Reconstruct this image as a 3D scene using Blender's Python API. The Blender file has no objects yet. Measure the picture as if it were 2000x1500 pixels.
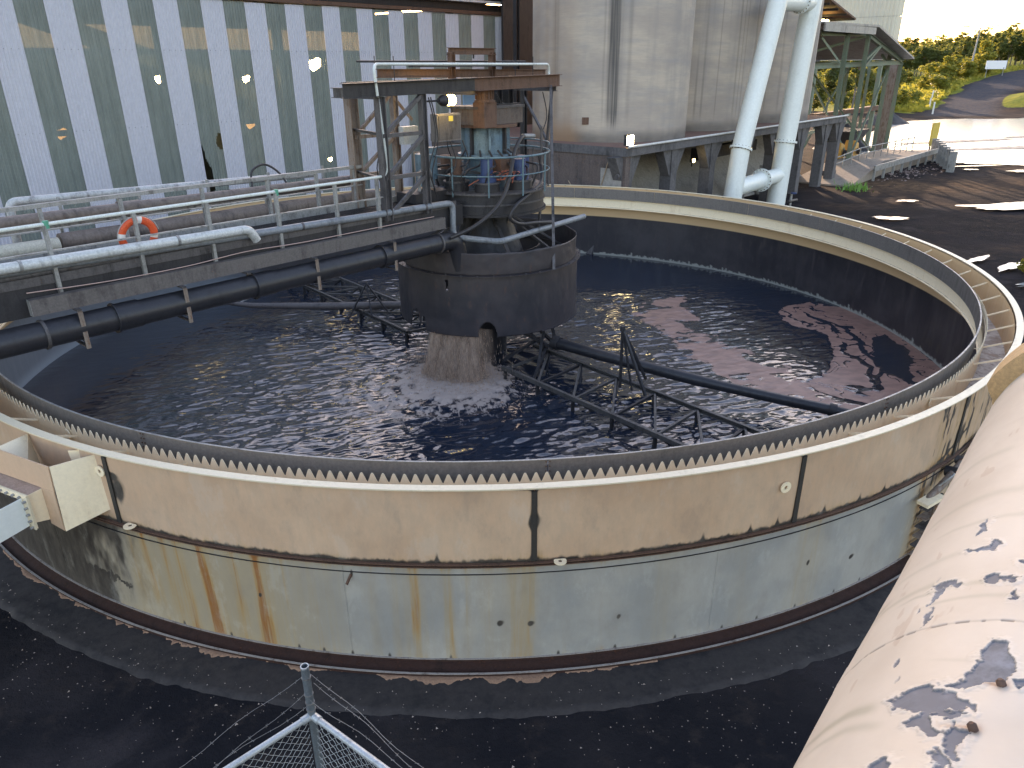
import bpy, math, random
import numpy as np
from math import radians as R, sin, cos, pi
random.seed(7)
rng = np.random.default_rng(11)
sc = bpy.context.scene
col = sc.collection

# ------------------------------------------------------------------ camera
cam_d = bpy.data.cameras.new("camera"); cam = bpy.data.objects.new("camera", cam_d); col.objects.link(cam)
cam_d.sensor_width = 36.0; cam_d.lens = 36.0 * 1436.118 / 2000.0
cam_d.clip_start = 0.05; cam_d.clip_end = 3000
from mathutils import Matrix, Vector
CAM = np.array([0.54856, -17.06458, 6.44644])
pt, ro = R(23.447972), R(-0.458982)
f_ = Vector((0, cos(pt), -sin(pt))); r_ = Vector((1, 0, 0)); u_ = r_.cross(f_)
rr = cos(ro) * r_ + sin(ro) * u_; uu = -sin(ro) * r_ + cos(ro) * u_
m = Matrix((rr, uu, -f_)).transposed().to_4x4(); m.translation = Vector(CAM)
cam.matrix_world = m
sc.camera = cam

# ------------------------------------------------------------------ sky and sun
SUN_AZ, SUN_EL = 3.0, 10.5
world = bpy.data.worlds.new("World"); sc.world = world; world.use_nodes = True
nt = world.node_tree; nt.nodes.clear()
sky = nt.nodes.new("ShaderNodeTexSky"); sky.sky_type = 'NISHITA'; sky.sun_disc = False
sky.sun_elevation = R(SUN_EL); sky.sun_rotation = R(SUN_AZ)
sky.air_density = 1.0; sky.dust_density = 1.3; sky.ozone_density = 1.0; sky.altitude = 50
bg = nt.nodes.new("ShaderNodeBackground"); bg.inputs[1].default_value = 0.15
wo = nt.nodes.new("ShaderNodeOutputWorld")
nt.links.new(sky.outputs[0], bg.inputs[0]); nt.links.new(bg.outputs[0], wo.inputs[0])
sun_d = bpy.data.lights.new("sun", 'SUN'); sun_d.energy = 2.0; sun_d.angle = R(0.6); sun_d.color = (1.0, 0.80, 0.56)
sun = bpy.data.objects.new("sun", sun_d); col.objects.link(sun)
sd = Vector((sin(R(SUN_AZ)) * cos(R(SUN_EL)), cos(R(SUN_AZ)) * cos(R(SUN_EL)), sin(R(SUN_EL))))
sun.rotation_euler = sd.to_track_quat('Z', 'Y').to_euler()
sc.view_settings.view_transform = 'Standard'; sc.view_settings.look = 'None'
sc.view_settings.gamma = 1; sc.view_settings.use_curve_mapping = False
sc.view_settings.exposure = 2.3
sc.view_settings.use_white_balance = True; sc.view_settings.white_balance_temperature = 7300; sc.view_settings.white_balance_tint = 25
sc.render.engine = 'CYCLES'
sc.cycles.max_bounces = 6; sc.cycles.transparent_max_bounces = 16

# ------------------------------------------------------------------ helpers
AZ = R(42); E1 = np.array([sin(AZ), cos(AZ), 0.0]); E2 = np.array([-cos(AZ), sin(AZ), 0.0])
def W(u, v, z=0.0): return E1 * u + E2 * v + np.array([0, 0, z])
def P3(a): return np.asarray(a, float)

def hash2(ix, iy, s):
    n = (ix.astype(np.int64) * 374761393 + iy.astype(np.int64) * 668265263 + s * 1442695041) & 0x7fffffff
    n = (n ^ (n >> 13)) * 1274126177 & 0x7fffffff
    return ((n ^ (n >> 16)) & 0xffff) / 65535.0
def vn(x, y, s=0):
    x = np.asarray(x, float); y = np.asarray(y, float)
    ix = np.floor(x); iy = np.floor(y); fx = x - ix; fy = y - iy
    fx = fx * fx * (3 - 2 * fx); fy = fy * fy * (3 - 2 * fy)
    a = hash2(ix, iy, s); b = hash2(ix + 1, iy, s); c = hash2(ix, iy + 1, s); d = hash2(ix + 1, iy + 1, s)
    return (a * (1 - fx) + b * fx) * (1 - fy) + (c * (1 - fx) + d * fx) * fy
def fbm(x, y, s=0, o=4, g=0.5):
    t = 0; a = 1; n = 0
    for i in range(o):
        t = t + a * vn(x * 2 ** i + 17.3 * i, y * 2 ** i - 9.1 * i, s + i); n += a; a *= g
    return t / n
def sstep(a, b, x): t = np.clip((x - a) / (b - a), 0, 1); return t * t * (3 - 2 * t)
def poly_sdf(px, py, poly):
    """negative inside"""
    px = np.asarray(px, float); py = np.asarray(py, float)
    d = np.full(px.shape, 1e9); inside = np.zeros(px.shape, bool)
    n = len(poly)
    for i in range(n):
        ax, ay = poly[i]; bx, by = poly[(i + 1) % n]
        ex, ey = bx - ax, by - ay; wx, wy = px - ax, py - ay
        t = np.clip((wx * ex + wy * ey) / (ex * ex + ey * ey + 1e-12), 0, 1)
        d = np.minimum(d, (wx - ex * t) ** 2 + (wy - ey * t) ** 2)
        c = ((ay > py) != (by > py)) & (px < (bx - ax) * (py - ay) / ((by - ay) if by != ay else 1e-9) + ax)
        inside ^= c
    d = np.sqrt(d); return np.where(inside, -d, d)

# ---- materials
def new_mat(name):
    m = bpy.data.materials.new(name); m.use_nodes = True
    nt = m.node_tree; b = nt.nodes["Principled BSDF"]; return m, nt, b
def nd(nt, t, **kw):
    n = nt.nodes.new(t)
    for k, v in kw.items():
        if k.startswith('i_'):
            key = k[2:]; n.inputs[int(key) if key.isdigit() else key].default_value = v
        else: setattr(n, k, v)
    return n
def c4(c): return (c[0], c[1], c[2], 1.0)
def mixc(nt, fac, a, b, mode='MIX'):
    n = nt.nodes.new('ShaderNodeMix'); n.data_type = 'RGBA'; n.blend_type = mode; n.clamp_factor = True
    for i, v in ((0, fac), (6, a), (7, b)):
        if isinstance(v, (int, float)): n.inputs[i].default_value = v
        elif isinstance(v, (tuple, list)): n.inputs[i].default_value = c4(v)
        else: nt.links.new(v, n.inputs[i])
    return n.outputs[2]
def mmath(nt, op, a, b=None, c=None):
    n = nt.nodes.new('ShaderNodeMath'); n.operation = op
    for i, v in enumerate((a, b, c)):
        if v is None: continue
        if isinstance(v, (int, float)): n.inputs[i].default_value = v
        else: nt.links.new(v, n.inputs[i])
    return n.outputs[0]
def ramp(nt, x, a, b, lo=0.0, hi=1.0):
    n = nt.nodes.new('ShaderNodeMapRange'); n.interpolation_type = 'SMOOTHSTEP'
    n.inputs[1].default_value = a; n.inputs[2].default_value = b; n.inputs[3].default_value = lo; n.inputs[4].default_value = hi
    nt.links.new(x, n.inputs[0]); return n.outputs[0]
def tex_noise(nt, scale, detail=5, rough=0.6, vec=(1, 1, 1), dist=0.0, coord='Object'):
    tc = nt.nodes.new('ShaderNodeTexCoord'); mp = nt.nodes.new('ShaderNodeMapping'); mp.inputs['Scale'].default_value = vec
    nt.links.new(tc.outputs[coord], mp.inputs[0])
    n = nt.nodes.new('ShaderNodeTexNoise'); n.inputs['Scale'].default_value = scale; n.inputs['Detail'].default_value = detail
    n.inputs['Roughness'].default_value = rough; n.inputs['Distortion'].default_value = dist
    nt.links.new(mp.outputs[0], n.inputs['Vector']); return n.outputs['Fac']
def bump(nt, b, h, strength=0.3, dist=0.01):
    n = nt.nodes.new('ShaderNodeBump'); n.inputs['Strength'].default_value = strength; n.inputs['Distance'].default_value = dist
    nt.links.new(h, n.inputs['Height']); nt.links.new(n.outputs[0], b.inputs['Normal']); return n

_mc = {}
def dirty(name, base, dirt, rust=None, rough=0.6, metal=0.0, scale=2.5, amount=0.5, rustamt=0.35, streak=True, bstr=0.25, grain=(0.75, 1.15)):
    """painted or bare surface with grime clouds, vertical runs and rust breaking through"""
    if name in _mc: return _mc[name]
    m, nt, b = new_mat(name)
    n1 = tex_noise(nt, scale, 7, 0.65); n2 = tex_noise(nt, scale * 4, 6, 0.7, (1, 1, 0.18) if streak else (1, 1, 1)); n3 = tex_noise(nt, scale * 14, 5, 0.7)
    k = ramp(nt, mmath(nt, 'ADD', mmath(nt, 'MULTIPLY', n1, 0.6), mmath(nt, 'MULTIPLY', n2, 0.5)), 0.68 - 0.3 * amount, 0.86 - 0.2 * amount)
    c = mixc(nt, k, base, dirt)
    if rust is not None:
        rk = ramp(nt, mmath(nt, 'ADD', mmath(nt, 'MULTIPLY', n2, 0.5), mmath(nt, 'MULTIPLY', n3, 0.5)), 0.72 - 0.35 * rustamt, 0.80 - 0.3 * rustamt)
        c = mixc(nt, rk, c, rust)
    v = ramp(nt, n3, 0.25, 0.8, grain[0], grain[1])
    c2 = nt.nodes.new('ShaderNodeVectorMath'); c2.operation = 'SCALE'; nt.links.new(c, c2.inputs[0]); nt.links.new(v, c2.inputs['Scale'])
    nt.links.new(c2.outputs[0], b.inputs['Base Color'])
    nt.links.new(ramp(nt, n2, 0.3, 0.8, rough - 0.12, min(1, rough + 0.15)), b.inputs['Roughness'])
    b.inputs['Metallic'].default_value = metal
    bump(nt, b, n3, bstr, 0.006)
    _mc[name] = m; return m
def plain(name, c, rough=0.5, metal=0.0, emit=None, es=0.0):
    if name in _mc: return _mc[name]
    m, nt, b = new_mat(name); b.inputs['Base Color'].default_value = c4(c); b.inputs['Roughness'].default_value = rough; b.inputs['Metallic'].default_value = metal
    if emit: b.inputs['Emission Color'].default_value = c4(emit); b.inputs['Emission Strength'].default_value = es
    _mc[name] = m; return m

galv = dirty('weathered galvanised steel', (.34, .34, .33), (.11, .10, .095), (.14, .09, .06), .55, .35, 3, .55, .3)
pale_pipe = dirty('pale grey pipe coat', (.55, .57, .56), (.22, .22, .21), None, .4, .1, 2.5, .45)
dark_steel = dirty('coal stained steel', (.035, .033, .036), (.014, .0135, .015), (.055, .032, .023), .6, .2, 3, .5, .35)
mid_steel = dirty('grimy grey steel', (.11, .102, .104), (.030, .028, .028), (.12, .07, .045), .6, .3, 3, .55, .45)
rust_steel = dirty('rusty brown steel', (.14, .075, .05), (.06, .038, .03), (.20, .09, .045), .8, .1, 4, .5, .5)
rust_pale = dirty('pale flaking rusty steel', (.25, .20, .165), (.12, .07, .045), (.16, .07, .035), .75, .1, 3, .6, .6)
rubber = dirty('dusty black rubber', (.032, .029, .031), (.014, .014, .015), None, .55, 0, 6, .5, bstr=.1)
black_pipe = dirty('black poly pipe', (.025, .025, .030), (.012, .012, .014), (.05, .043, .04), .42, 0, 2.5, .5, .25)
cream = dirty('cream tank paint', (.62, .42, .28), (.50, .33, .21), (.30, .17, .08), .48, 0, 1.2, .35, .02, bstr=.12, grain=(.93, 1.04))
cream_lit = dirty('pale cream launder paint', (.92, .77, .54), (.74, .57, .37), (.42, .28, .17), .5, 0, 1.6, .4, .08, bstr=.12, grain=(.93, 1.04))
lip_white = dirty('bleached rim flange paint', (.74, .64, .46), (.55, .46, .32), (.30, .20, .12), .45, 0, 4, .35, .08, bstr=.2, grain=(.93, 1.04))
baffle_mat = dirty('dull baffle sheet', (.20, .183, .17), (.13, .12, .113), (.20, .14, .09), .45, .25, 2, .45, .1, bstr=.15)
baffle_out = baffle_mat
white_paint = dirty('white pipe paint', (.74, .78, .74), (.58, .62, .58), (.32, .25, .17), .42, 0, .8, .35, .0, bstr=.08, grain=(.93, 1.04))
conc = dirty('stained concrete', (.33, .31, .28), (.15, .14, .135), (.10, .085, .075), .85, 0, .6, .5, .3, bstr=.4)
conc_dark = dirty('coal blackened concrete', (.125, .118, .12), (.032, .032, .034), (.26, .23, .20), .85, 0, .7, .5, .28, bstr=.4)
green_steel = dirty('faded green steel', (.16, .21, .15), (.22, .19, .14), (.18, .11, .07), .7, .1, 1.5, .5, .4)
blue_paint = dirty('faded blue machine paint', (.13, .21, .26), (.04, .055, .065), (.10, .06, .04), .55, 0, 3, .6, .35)
blue_motor = dirty('dark blue motor paint', (.03, .06, .16), (.02, .025, .04), None, .5, 0, 5, .5)
cyan_rail = dirty('pale blue rail paint', (.11, .19, .22), (.045, .06, .07), (.12, .08, .05), .5, 0, 4, .55, .3)
lamp_warm = plain('lit warm lamp', (1, .9, .5), .4, 0, (1, .78, .25), 9)
lamp_white = plain('lit flood lamp', (1, .95, .7), .4, 0, (1, .86, .42), 12)

# ---- objects
class T:
    """one thing: an empty at its base that parents its parts; meshes are given in world coordinates"""
    def __init__(s, name, label, cat, at=(0, 0, 0), group=None, kind=None):
        s.e = bpy.data.objects.new(name, None); col.objects.link(s.e); s.o = P3(at); s.e.location = s.o; s.e.empty_display_size = 0.3
        s.e['label'] = label; s.e['category'] = cat
        if group: s.e['group'] = group
        if kind: s.e['kind'] = kind
def link(name, me, mat, parent=None, label=None, kind=None, cat=None, group=None, loc=None):
    ob = bpy.data.objects.new(name, me); col.objects.link(ob)
    if mat is not None and len(me.materials) == 0:
        for q in (mat if isinstance(mat, (list, tuple)) else [mat]): me.materials.append(q)
    if parent is not None: ob.parent = parent.e if isinstance(parent, T) else parent
    if loc is not None: ob.location = loc
    if label: ob['label'] = label
    if kind: ob['kind'] = kind
    if cat: ob['category'] = cat
    if group: ob['group'] = group
    return ob
def mesh(name, v, f, smooth=False):
    me = bpy.data.meshes.new(name); me.from_pydata([tuple(map(float, q)) for q in v], [], f); me.update()
    if smooth: me.polygons.foreach_set('use_smooth', [True] * len(me.polygons))
    return me
class MB:
    """collects solids into one mesh"""
    def __init__(s): s.v = []; s.f = []; s.sm = []
    def add(s, v, f, smooth=False):
        n = len(s.v); s.v += [tuple(map(float, q)) for q in v]; s.f += [tuple(i + n for i in q) for q in f]; s.sm += [smooth] * len(f); return s
    def hexa(s, p8):
        return s.add(p8, [(0, 3, 2, 1), (4, 5, 6, 7), (0, 1, 5, 4), (1, 2, 6, 5), (2, 3, 7, 6), (3, 0, 4, 7)])
    def uvbox(s, u0, u1, v0, v1, z0, z1):
        return s.hexa([W(u0, v0, z0), W(u1, v0, z0), W(u1, v1, z0), W(u0, v1, z0), W(u0, v0, z1), W(u1, v0, z1), W(u1, v1, z1), W(u0, v1, z1)])
    def frame(s, p, q, up=(0, 0, 1)):
        p = P3(p); q = P3(q); d = q - p; L = np.linalg.norm(d); d /= L; up = P3(up)
        if abs(d @ up) > .97: up = E2 if abs(d @ E2) < .9 else E1
        a = np.cross(d, up); a /= np.linalg.norm(a); b = np.cross(a, d); return p, q, a, b, d
    def bar(s, p, q, w, h, up=(0, 0, 1)):
        p, q, a, b, d = s.frame(p, q, up); v = []
        for e in (p, q):
            for x, y in ((-1, -1), (1, -1), (1, 1), (-1, 1)): v.append(e + a * x * w / 2 + b * y * h / 2)
        return s.hexa(v)
    def ibeam(s, p, q, w, h, t=.012, up=(0, 0, 1)):
        p, q, a, b, d = s.frame(p, q, up)
        s.bar(p + b * (h - t) / 2, q + b * (h - t) / 2, w, t, b); s.bar(p - b * (h - t) / 2, q - b * (h - t) / 2, w, t, b)
        return s.bar(p, q, t, h - 2 * t, b)
    def channel(s, p, q, w, h, t=.012, side=1, up=(0, 0, 1)):
        p, q, a, b, d = s.frame(p, q, up)
        s.bar(p + b * (h - t) / 2, q + b * (h - t) / 2, w, t, b); s.bar(p - b * (h - t) / 2, q - b * (h - t) / 2, w, t, b)
        return s.bar(p + a * side * (w - t) / 2, q + a * side * (w - t) / 2, t, h - 2 * t, b)
    def angle(s, p, q, w, t=.01, up=(0, 0, 1)):
        p, q, a, b, d = s.frame(p, q, up)
        s.bar(p + b * (w - t) / 2, q + b * (w - t) / 2, w, t, b); return s.bar(p + a * (w - t) / 2 - b * t / 2, q + a * (w - t) / 2 - b * t / 2, t, w - t, b)
    def tube(s, pts, r, n=10, cap=True, open_=False):
        pts = [P3(p) for p in pts]; k = len(pts); rs = r if isinstance(r, (list, tuple)) else [r] * k
        tang = []
        for i in range(k):
            d = pts[min(i + 1, k - 1)] - pts[max(i - 1, 0)]; tang.append(d / (np.linalg.norm(d) + 1e-12))
        up = np.array([0, 0, 1.]) if abs(tang[0][2]) < .9 else np.array([1., 0, 0])
        a = np.cross(tang[0], up); a /= np.linalg.norm(a); v = []; f = []
        for i in range(k):
            a = a - tang[i] * (a @ tang[i]); a /= np.linalg.norm(a); b = np.cross(tang[i], a)
            for j in range(n):
                t = 2 * pi * j / n; v.append(pts[i] + (a * cos(t) + b * sin(t)) * rs[i])
        for i in range(k - 1):
            for j in range(n):
                j2 = (j + 1) % n; f.append((i * n + j, i * n + j2, (i + 1) * n + j2, (i + 1) * n + j))
        s.add(v, f, True)
        if cap: s.add(v[:n], [tuple(range(n))[::-1]]); s.add(v[-n:], [tuple(range(n))])
        return s
    def cyl(s, c, r, z0, z1, n=32, r2=None):
        return s.tube([(c[0], c[1], z0), (c[0], c[1], z1)], [r, r if r2 is None else r2], n)
    def ring(s, r0, r1, z0, z1, a0=0, a1=360, n=200, c=(0, 0)):
        """annular sector solid"""
        v = []; f = []; full = abs(a1 - a0) >= 359.99
        for i in range(n + (0 if full else 1)):
            t = R(a0 + (a1 - a0) * i / n)
            for r, z in ((r0, z0), (r1, z0), (r1, z1), (r0, z1)): v.append((c[0] + r * cos(t), c[1] + r * sin(t), z))
        k = n if full else n
        N = len(v) // 4
        for i in range(k):
            j = (i + 1) % N
            for q in range(4):
                q2 = (q + 1) % 4; f.append((i * 4 + q, j * 4 + q, j * 4 + q2, i * 4 + q2))
        if not full: f.append((0, 1, 2, 3)); f.append(tuple(N * 4 - 4 + x for x in (3, 2, 1, 0)))
        return s.add(v, f)
    def build(s, name, mat, parent=None, **kw):
        if isinstance(parent, T): o = parent.o
        elif parent is not None:          # a sub-part: sum the locations up the chain
            o = np.zeros(3); q = parent
            while q is not None: o = o + np.array(q.location); q = q.parent
        else: o = np.zeros(3)
        v = [(a[0] - o[0], a[1] - o[1], a[2] - o[2]) for a in s.v]
        me = bpy.data.meshes.new(name); me.from_pydata(v, [], s.f); me.update()
        me.polygons.foreach_set('use_smooth', s.sm)
        return link(name, me, mat, parent, **kw)
def smooth_path(pts, n=6):
    pts = [P3(p) for p in pts]; out = []
    for i in range(len(pts) - 1):
        p0 = pts[max(i - 1, 0)]; p1 = pts[i]; p2 = pts[i + 1]; p3 = pts[min(i + 2, len(pts) - 1)]
        for k in range(n):
            t = k / n
            out.append(.5 * ((2 * p1) + (-p0 + p2) * t + (2 * p0 - 5 * p1 + 4 * p2 - p3) * t * t + (-p0 + 3 * p1 - 3 * p2 + p3) * t ** 3))
    out.append(pts[-1]); return out
def bend(pts, rad, n=5):
    """polyline with rounded corners"""
    pts = [P3(p) for p in pts]; out = [pts[0]]
    for i in range(1, len(pts) - 1):
        a = pts[i - 1] - pts[i]; b = pts[i + 1] - pts[i]; la = np.linalg.norm(a); lb = np.linalg.norm(b)
        rd = min(rad, la * .45, lb * .45); a = pts[i] + a / la * rd; b = pts[i] + b / lb * rd
        for k in range(n + 1):
            t = k / n; out.append((1 - t) ** 2 * a + 2 * t * (1 - t) * pts[i] + t * t * b)
    out.append(pts[-1]); return out
def grid_mesh(name, X, Y, Z, cols=None, keep=None, wrap=False, smooth=True):
    """X,Y,Z arrays (a,b); cols dict name-> (a,b,3) float colours"""
    a, b = X.shape; v = np.stack([X, Y, Z], -1).reshape(-1, 3)
    I = np.arange(a * b).reshape(a, b)
    if wrap: I2 = np.vstack([I, I[:1]])
    else: I2 = I
    q = np.stack([I2[:-1, :-1], I2[1:, :-1], I2[1:, 1:], I2[:-1, 1:]], -1).reshape(-1, 4)
    if keep is not None: q = q[keep.reshape(-1)]
    me = bpy.data.meshes.new(name)
    me.vertices.add(len(v)); me.vertices.foreach_set('co', v.astype(np.float32).ravel())
    me.loops.add(q.size); me.loops.foreach_set('vertex_index', q.astype(np.int32).ravel())
    me.polygons.add(len(q)); me.polygons.foreach_set('loop_start', np.arange(0, q.size, 4, dtype=np.int32))
    me.update(calc_edges=True); me.validate()
    me.polygons.foreach_set('use_smooth', np.full(len(me.polygons), smooth))
    if cols:
        for k, c in cols.items():
            at = me.color_attributes.new(k, 'FLOAT_COLOR', 'POINT')
            cc = np.ones((a * b, 4), np.float32); cc[:, :3] = c.reshape(-1, 3); at.data.foreach_set('color', cc.ravel())
    return me
def attr(nt, name):
    a = nt.nodes.new('ShaderNodeAttribute'); a.attribute_name = name; s = nt.nodes.new('ShaderNodeSeparateColor'); nt.links.new(a.outputs['Color'], s.inputs[0]); return s.outputs

# ================================================================== GROUND
AZC = np.arctan2(1, 1)
def terrain(x, y):
    dx = x - CAM[0]; dy = y - CAM[1]; d = np.hypot(dx, dy); az = np.degrees(np.arctan2(dx, dy))
    k = np.clip((az - 26.5) / (32.6 - 26.5), -1.2, 1.6)
    t = sstep(112 , 190, d)
    h = t * (2.9 + 2.4 * k) + sstep(190, 700, d) * 9
    h = h + sstep(60, 140, d) * (fbm(x / 17, y / 17, 5) - .5) * .9 * sstep(112, 140, d)
    # grass mound at the right of the haul road
    h = h + 2.6 * np.exp(-(((x - 79) / 7.0) ** 2 + ((y - 92) / 6.5) ** 2))
    h = h + (fbm(x / 2.2, y / 2.2, 3) - .5) * .10 * sstep(14, 24, np.hypot(x, y)) * (1 - sstep(100, 140, d))
    return h
grass_poly = [(40, 97), (52, 95.5), (54.5, 90), (55.6, 86.5), (64.3, 98.5), (70.1, 106.7), (81.5, 121.5), (88.5, 129), (92.2, 130.8), (98, 132), (112, 135), (150, 150), (300, 260), (100, 500), (-60, 500), (-60, 110), (20, 105)]
road_poly = [(54.5, 83.5), (55.9, 86), (64.3, 98.5), (70.1, 106.7), (81.5, 121.5), (88.5, 129), (92.2, 130.8), (98, 132), (115, 134.5), (115, 124), (86.9, 112.2), (82.6, 109.1), (78.6, 105.7), (71.9, 97.5), (67.5, 90.3), (62.9, 82.5)]
def ground_cols(x, y):
    d = np.hypot(x - CAM[0], y - CAM[1])
    w = (fbm(x / 9, y / 9, 21, 5) - .5) * 6 * sstep(70, 120, d)
    g = sstep(1.0, -1.0, poly_sdf(x + w, y - w, grass_poly))
    g2 = sstep(1.0, -1.0, np.hypot((x - 80) / 1.3, y - 94) - 9.5 + w * .4) * sstep(-.5, 1.0, poly_sdf(x, y, road_poly))
    far = sstep(150, 190, d)
    road = sstep(1.5, -1.5, poly_sdf(x + w * .3, y, road_poly))
    g = np.clip(np.maximum(np.maximum(g, g2), far * .9), 0, 1) * (1 - road)
    # brown clay showing through the coal dust, plus a sunlit patch with streaky shadows painted in its colour
    clay_sun = sstep(.52, .70, fbm(x / 3.2 + y / 9, y / 3.2 - x / 9, 31, 5)) * sstep(16, 22, np.hypot(x, y))
    clay_sun = np.clip(clay_sun * .22 + .85 * np.exp(-(((x - 24) / 5.5) ** 2 + ((y - 25.5) / 2.6) ** 2)) * sstep(.30, .62, fbm(x / 1.1, y / 7, 37, 4)) + .5 * np.exp(-(((x - 19.5) / 3) ** 2 + ((y - 28) / 3) ** 2)), 0, 1)
    return np.stack([g, road, clay_sun], -1)
m, nt, b = new_mat('ground coal mud and grass')
s = attr(nt, 'gcol')
n1 = tex_noise(nt, .25, 8, .65); n2 = tex_noise(nt, 2.2, 8, .7); n3 = tex_noise(nt, 14, 5, .75)
coal = mixc(nt, ramp(nt, n1, .4, .65), (.016, .016, .019), (.034, .030, .031))
coal = mixc(nt, ramp(nt, n2, .50, .68), coal, (.036, .030, .029)); nL = tex_noise(nt, .55, 5, .6, (1, 1, 1), .8); coal = mixc(nt, ramp(nt, nL, .50, .70, 0, .8), coal, (.046, .040, .042))
clay_sun = mixc(nt, ramp(nt, n2, .3, .7), (.10, .060, .037), (.19, .115, .066))
c = mixc(nt, mmath(nt, 'MULTIPLY', s[2], ramp(nt, n2, .35, .6, .45, 1)), coal, clay_sun)
roadc = mixc(nt, ramp(nt, n2, .35, .65), (.035, .046, .066), (.075, .07, .07))
c = mixc(nt, s[1], c, roadc)
gr = mixc(nt, ramp(nt, n1, .35, .62), (.10, .14, .02), (.26, .24, .035)); gr = mixc(nt, ramp(nt, n2, .45, .75), gr, (.08, .11, .025))
c = mixc(nt, ramp(nt, mmath(nt, 'ADD', s[0], mmath(nt, 'MULTIPLY', mmath(nt, 'SUBTRACT', n2, .5), .8)), .4, .6), c, gr)
nt.links.new(c, b.inputs['Base Color']); nt.links.new(ramp(nt, n1, .4, .7, .85, 1.0), b.inputs['Roughness']); b.inputs['Specular IOR Level'].default_value = .02
bump(nt, b, mmath(nt, 'ADD', n2, mmath(nt, 'MULTIPLY', n3, .4)), .8, .05); ground_mat = m

# one polar sheet centred on the tank, out to the horizon; it dips beneath the tank floor
rad = np.concatenate([np.linspace(0, 10.3, 6), np.array([10.45]), np.geomspace(10.55, 60, 150), np.geomspace(61, 220, 170), np.geomspace(228, 2500, 40)])
th = np.concatenate([np.linspace(-2.0, 2.1, 560), np.linspace(2.12, 2 * pi - 2.02, 60)])
RR, TT = np.meshgrid(rad, th, indexing='ij'); X = RR * np.cos(TT); Y = RR * np.sin(TT)
Zg = terrain(X, Y); Zg = np.where(RR < 10.5, -.8, Zg)
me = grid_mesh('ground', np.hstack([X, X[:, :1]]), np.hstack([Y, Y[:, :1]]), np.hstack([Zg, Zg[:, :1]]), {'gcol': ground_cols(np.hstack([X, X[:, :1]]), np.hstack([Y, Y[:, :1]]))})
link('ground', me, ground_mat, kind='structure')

# concrete apron round the foot of the tank
apron_mat = dirty('coal dusted concrete apron', (.034, .028, .027), (.017, .0155, .017), (.26, .17, .11), .8, 0, 1.2, .55, .12, False, .5)
ang = np.radians(np.linspace(-150, 90, 1200)); NR = 10
rr_ = np.linspace(0, 1, NR); A_, B_ = np.meshgrid(ang, rr_, indexing='ij')
rad_o = 11.28 + (fbm(ang * 9, ang * 0 + 2, 8) - .5) * .10 + (fbm(ang * 60, ang * 0 + 2, 18) - .5) * .07
Rg = 10.66 + (rad_o[:, None] - 10.66) * B_
Zp = np.where(B_ > .97, -.05, .035 + (fbm(A_ * 30, B_ * 5, 9) - .5) * .012)
link('concrete_apron', grid_mesh('concrete_apron', Rg * np.cos(A_), Rg * np.sin(A_), Zp), apron_mat, kind='structure')
# bare clay-coloured screed that shows where the dust is swept off, an uneven strip beside the base channel
ang = np.radians(np.linspace(-135, -78, 700)); NR = 4
wd = np.clip(.01 + .13 * sstep(.40, .72, fbm(ang * 30, ang * 0, 14, 6, .65)) * sstep(-135, -118, np.degrees(ang)) * sstep(-76, -84, np.degrees(ang)), 0.0, .3)
A_, B_ = np.meshgrid(ang, np.linspace(0, 1, NR), indexing='ij'); Rg = 10.68 + wd[:, None] * B_
link('bare_screed', grid_mesh('bare_screed', Rg * np.cos(A_), Rg * np.sin(A_), np.where(B_ > .99, .030, .046)), dirty('swept orange screed', (.33, .19, .12), (.22, .13, .09), (.10, .07, .06), .85, 0, 5, .5, .3, False), kind='structure')

# gravel chips scattered over the yard
mb = MB()
for i in range(1000):
    a = R(random.uniform(-135, -60)); r = 10.9 + abs(random.gauss(0, 1.1)); s_ = random.uniform(.004, .011) * (1.8 if random.random() < .08 else 1)
    c = np.array([r * cos(a), r * sin(a), .036 if r < 11.2 else .0])
    v = [c + np.array([random.uniform(-1, 1), random.uniform(-1, 1), 0]) * s_ * .3 + np.array(q) * s_ * random.uniform(.6, 1.2) for q in ((1, 0, 0), (-.5, .9, 0), (-.6, -.8, 0), (0, 0, .9))]
    mb.add(v, [(0, 1, 3), (1, 2, 3), (2, 0, 3)])
mb.build('gravel', plain('pale stone chips', (.34, .28, .25), .9), kind='stuff', label='pale stone chips scattered over the black yard at the foot of the tank')

# ================================================================== POND AND PUDDLES
m, nt, b = new_mat('still pond water'); b.inputs['Base Color'].default_value = (.26, .29, .30, 1); b.inputs['Roughness'].default_value = .17; b.inputs['IOR'].default_value = 1.5
bump(nt, b, tex_noise(nt, 1.2, 4, .5, (1, .3, 1)), .12, .02); pond_mat = m
def flat_patch(name, cx, cy, rx, ry, z, mat, seed=0, jag=.25, rot=0, n=90, kind='structure', **kw):
    v = [(cx, cy, z)]
    for i in range(n):
        t = 2 * pi * i / n; k = 1 + jag * (float(fbm(np.array(cos(t) * 2 + seed * 3.1), np.array(sin(t) * 2 + 5), seed, 5)) - .5) * 2
        x, y = rx * k * cos(t), ry * k * sin(t); v.append((cx + x * cos(rot) - y * sin(rot), cy + x * sin(rot) + y * cos(rot), z))
    f = [(0, 1 + i, 1 + (i + 1) % n) for i in range(n)]
    return link(name, mesh(name, v, f), mat, kind=kind, **kw)
def poly_patch(name, pts, z, mat, amp=.8, seed=1, sub=14, kind='structure'):
    out = []
    for i in range(len(pts)):
        a = P3(pts[i]); b_ = P3(pts[(i + 1) % len(pts)]); d = b_ - a; n_ = np.array([-d[1], d[0]]) / np.linalg.norm(d)
        for k in range(sub):
            t = k / sub; p = a + d * t + n_ * (float(fbm(np.array(a[0] + t * 7), np.array(a[1] * 1.7), seed, 5)) - .5) * 2 * amp * sin(pi * t); out.append((p[0], p[1], z))
    me = mesh(name, out, [tuple(range(len(out)))]); return link(name, me, mat, kind=kind)
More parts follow.
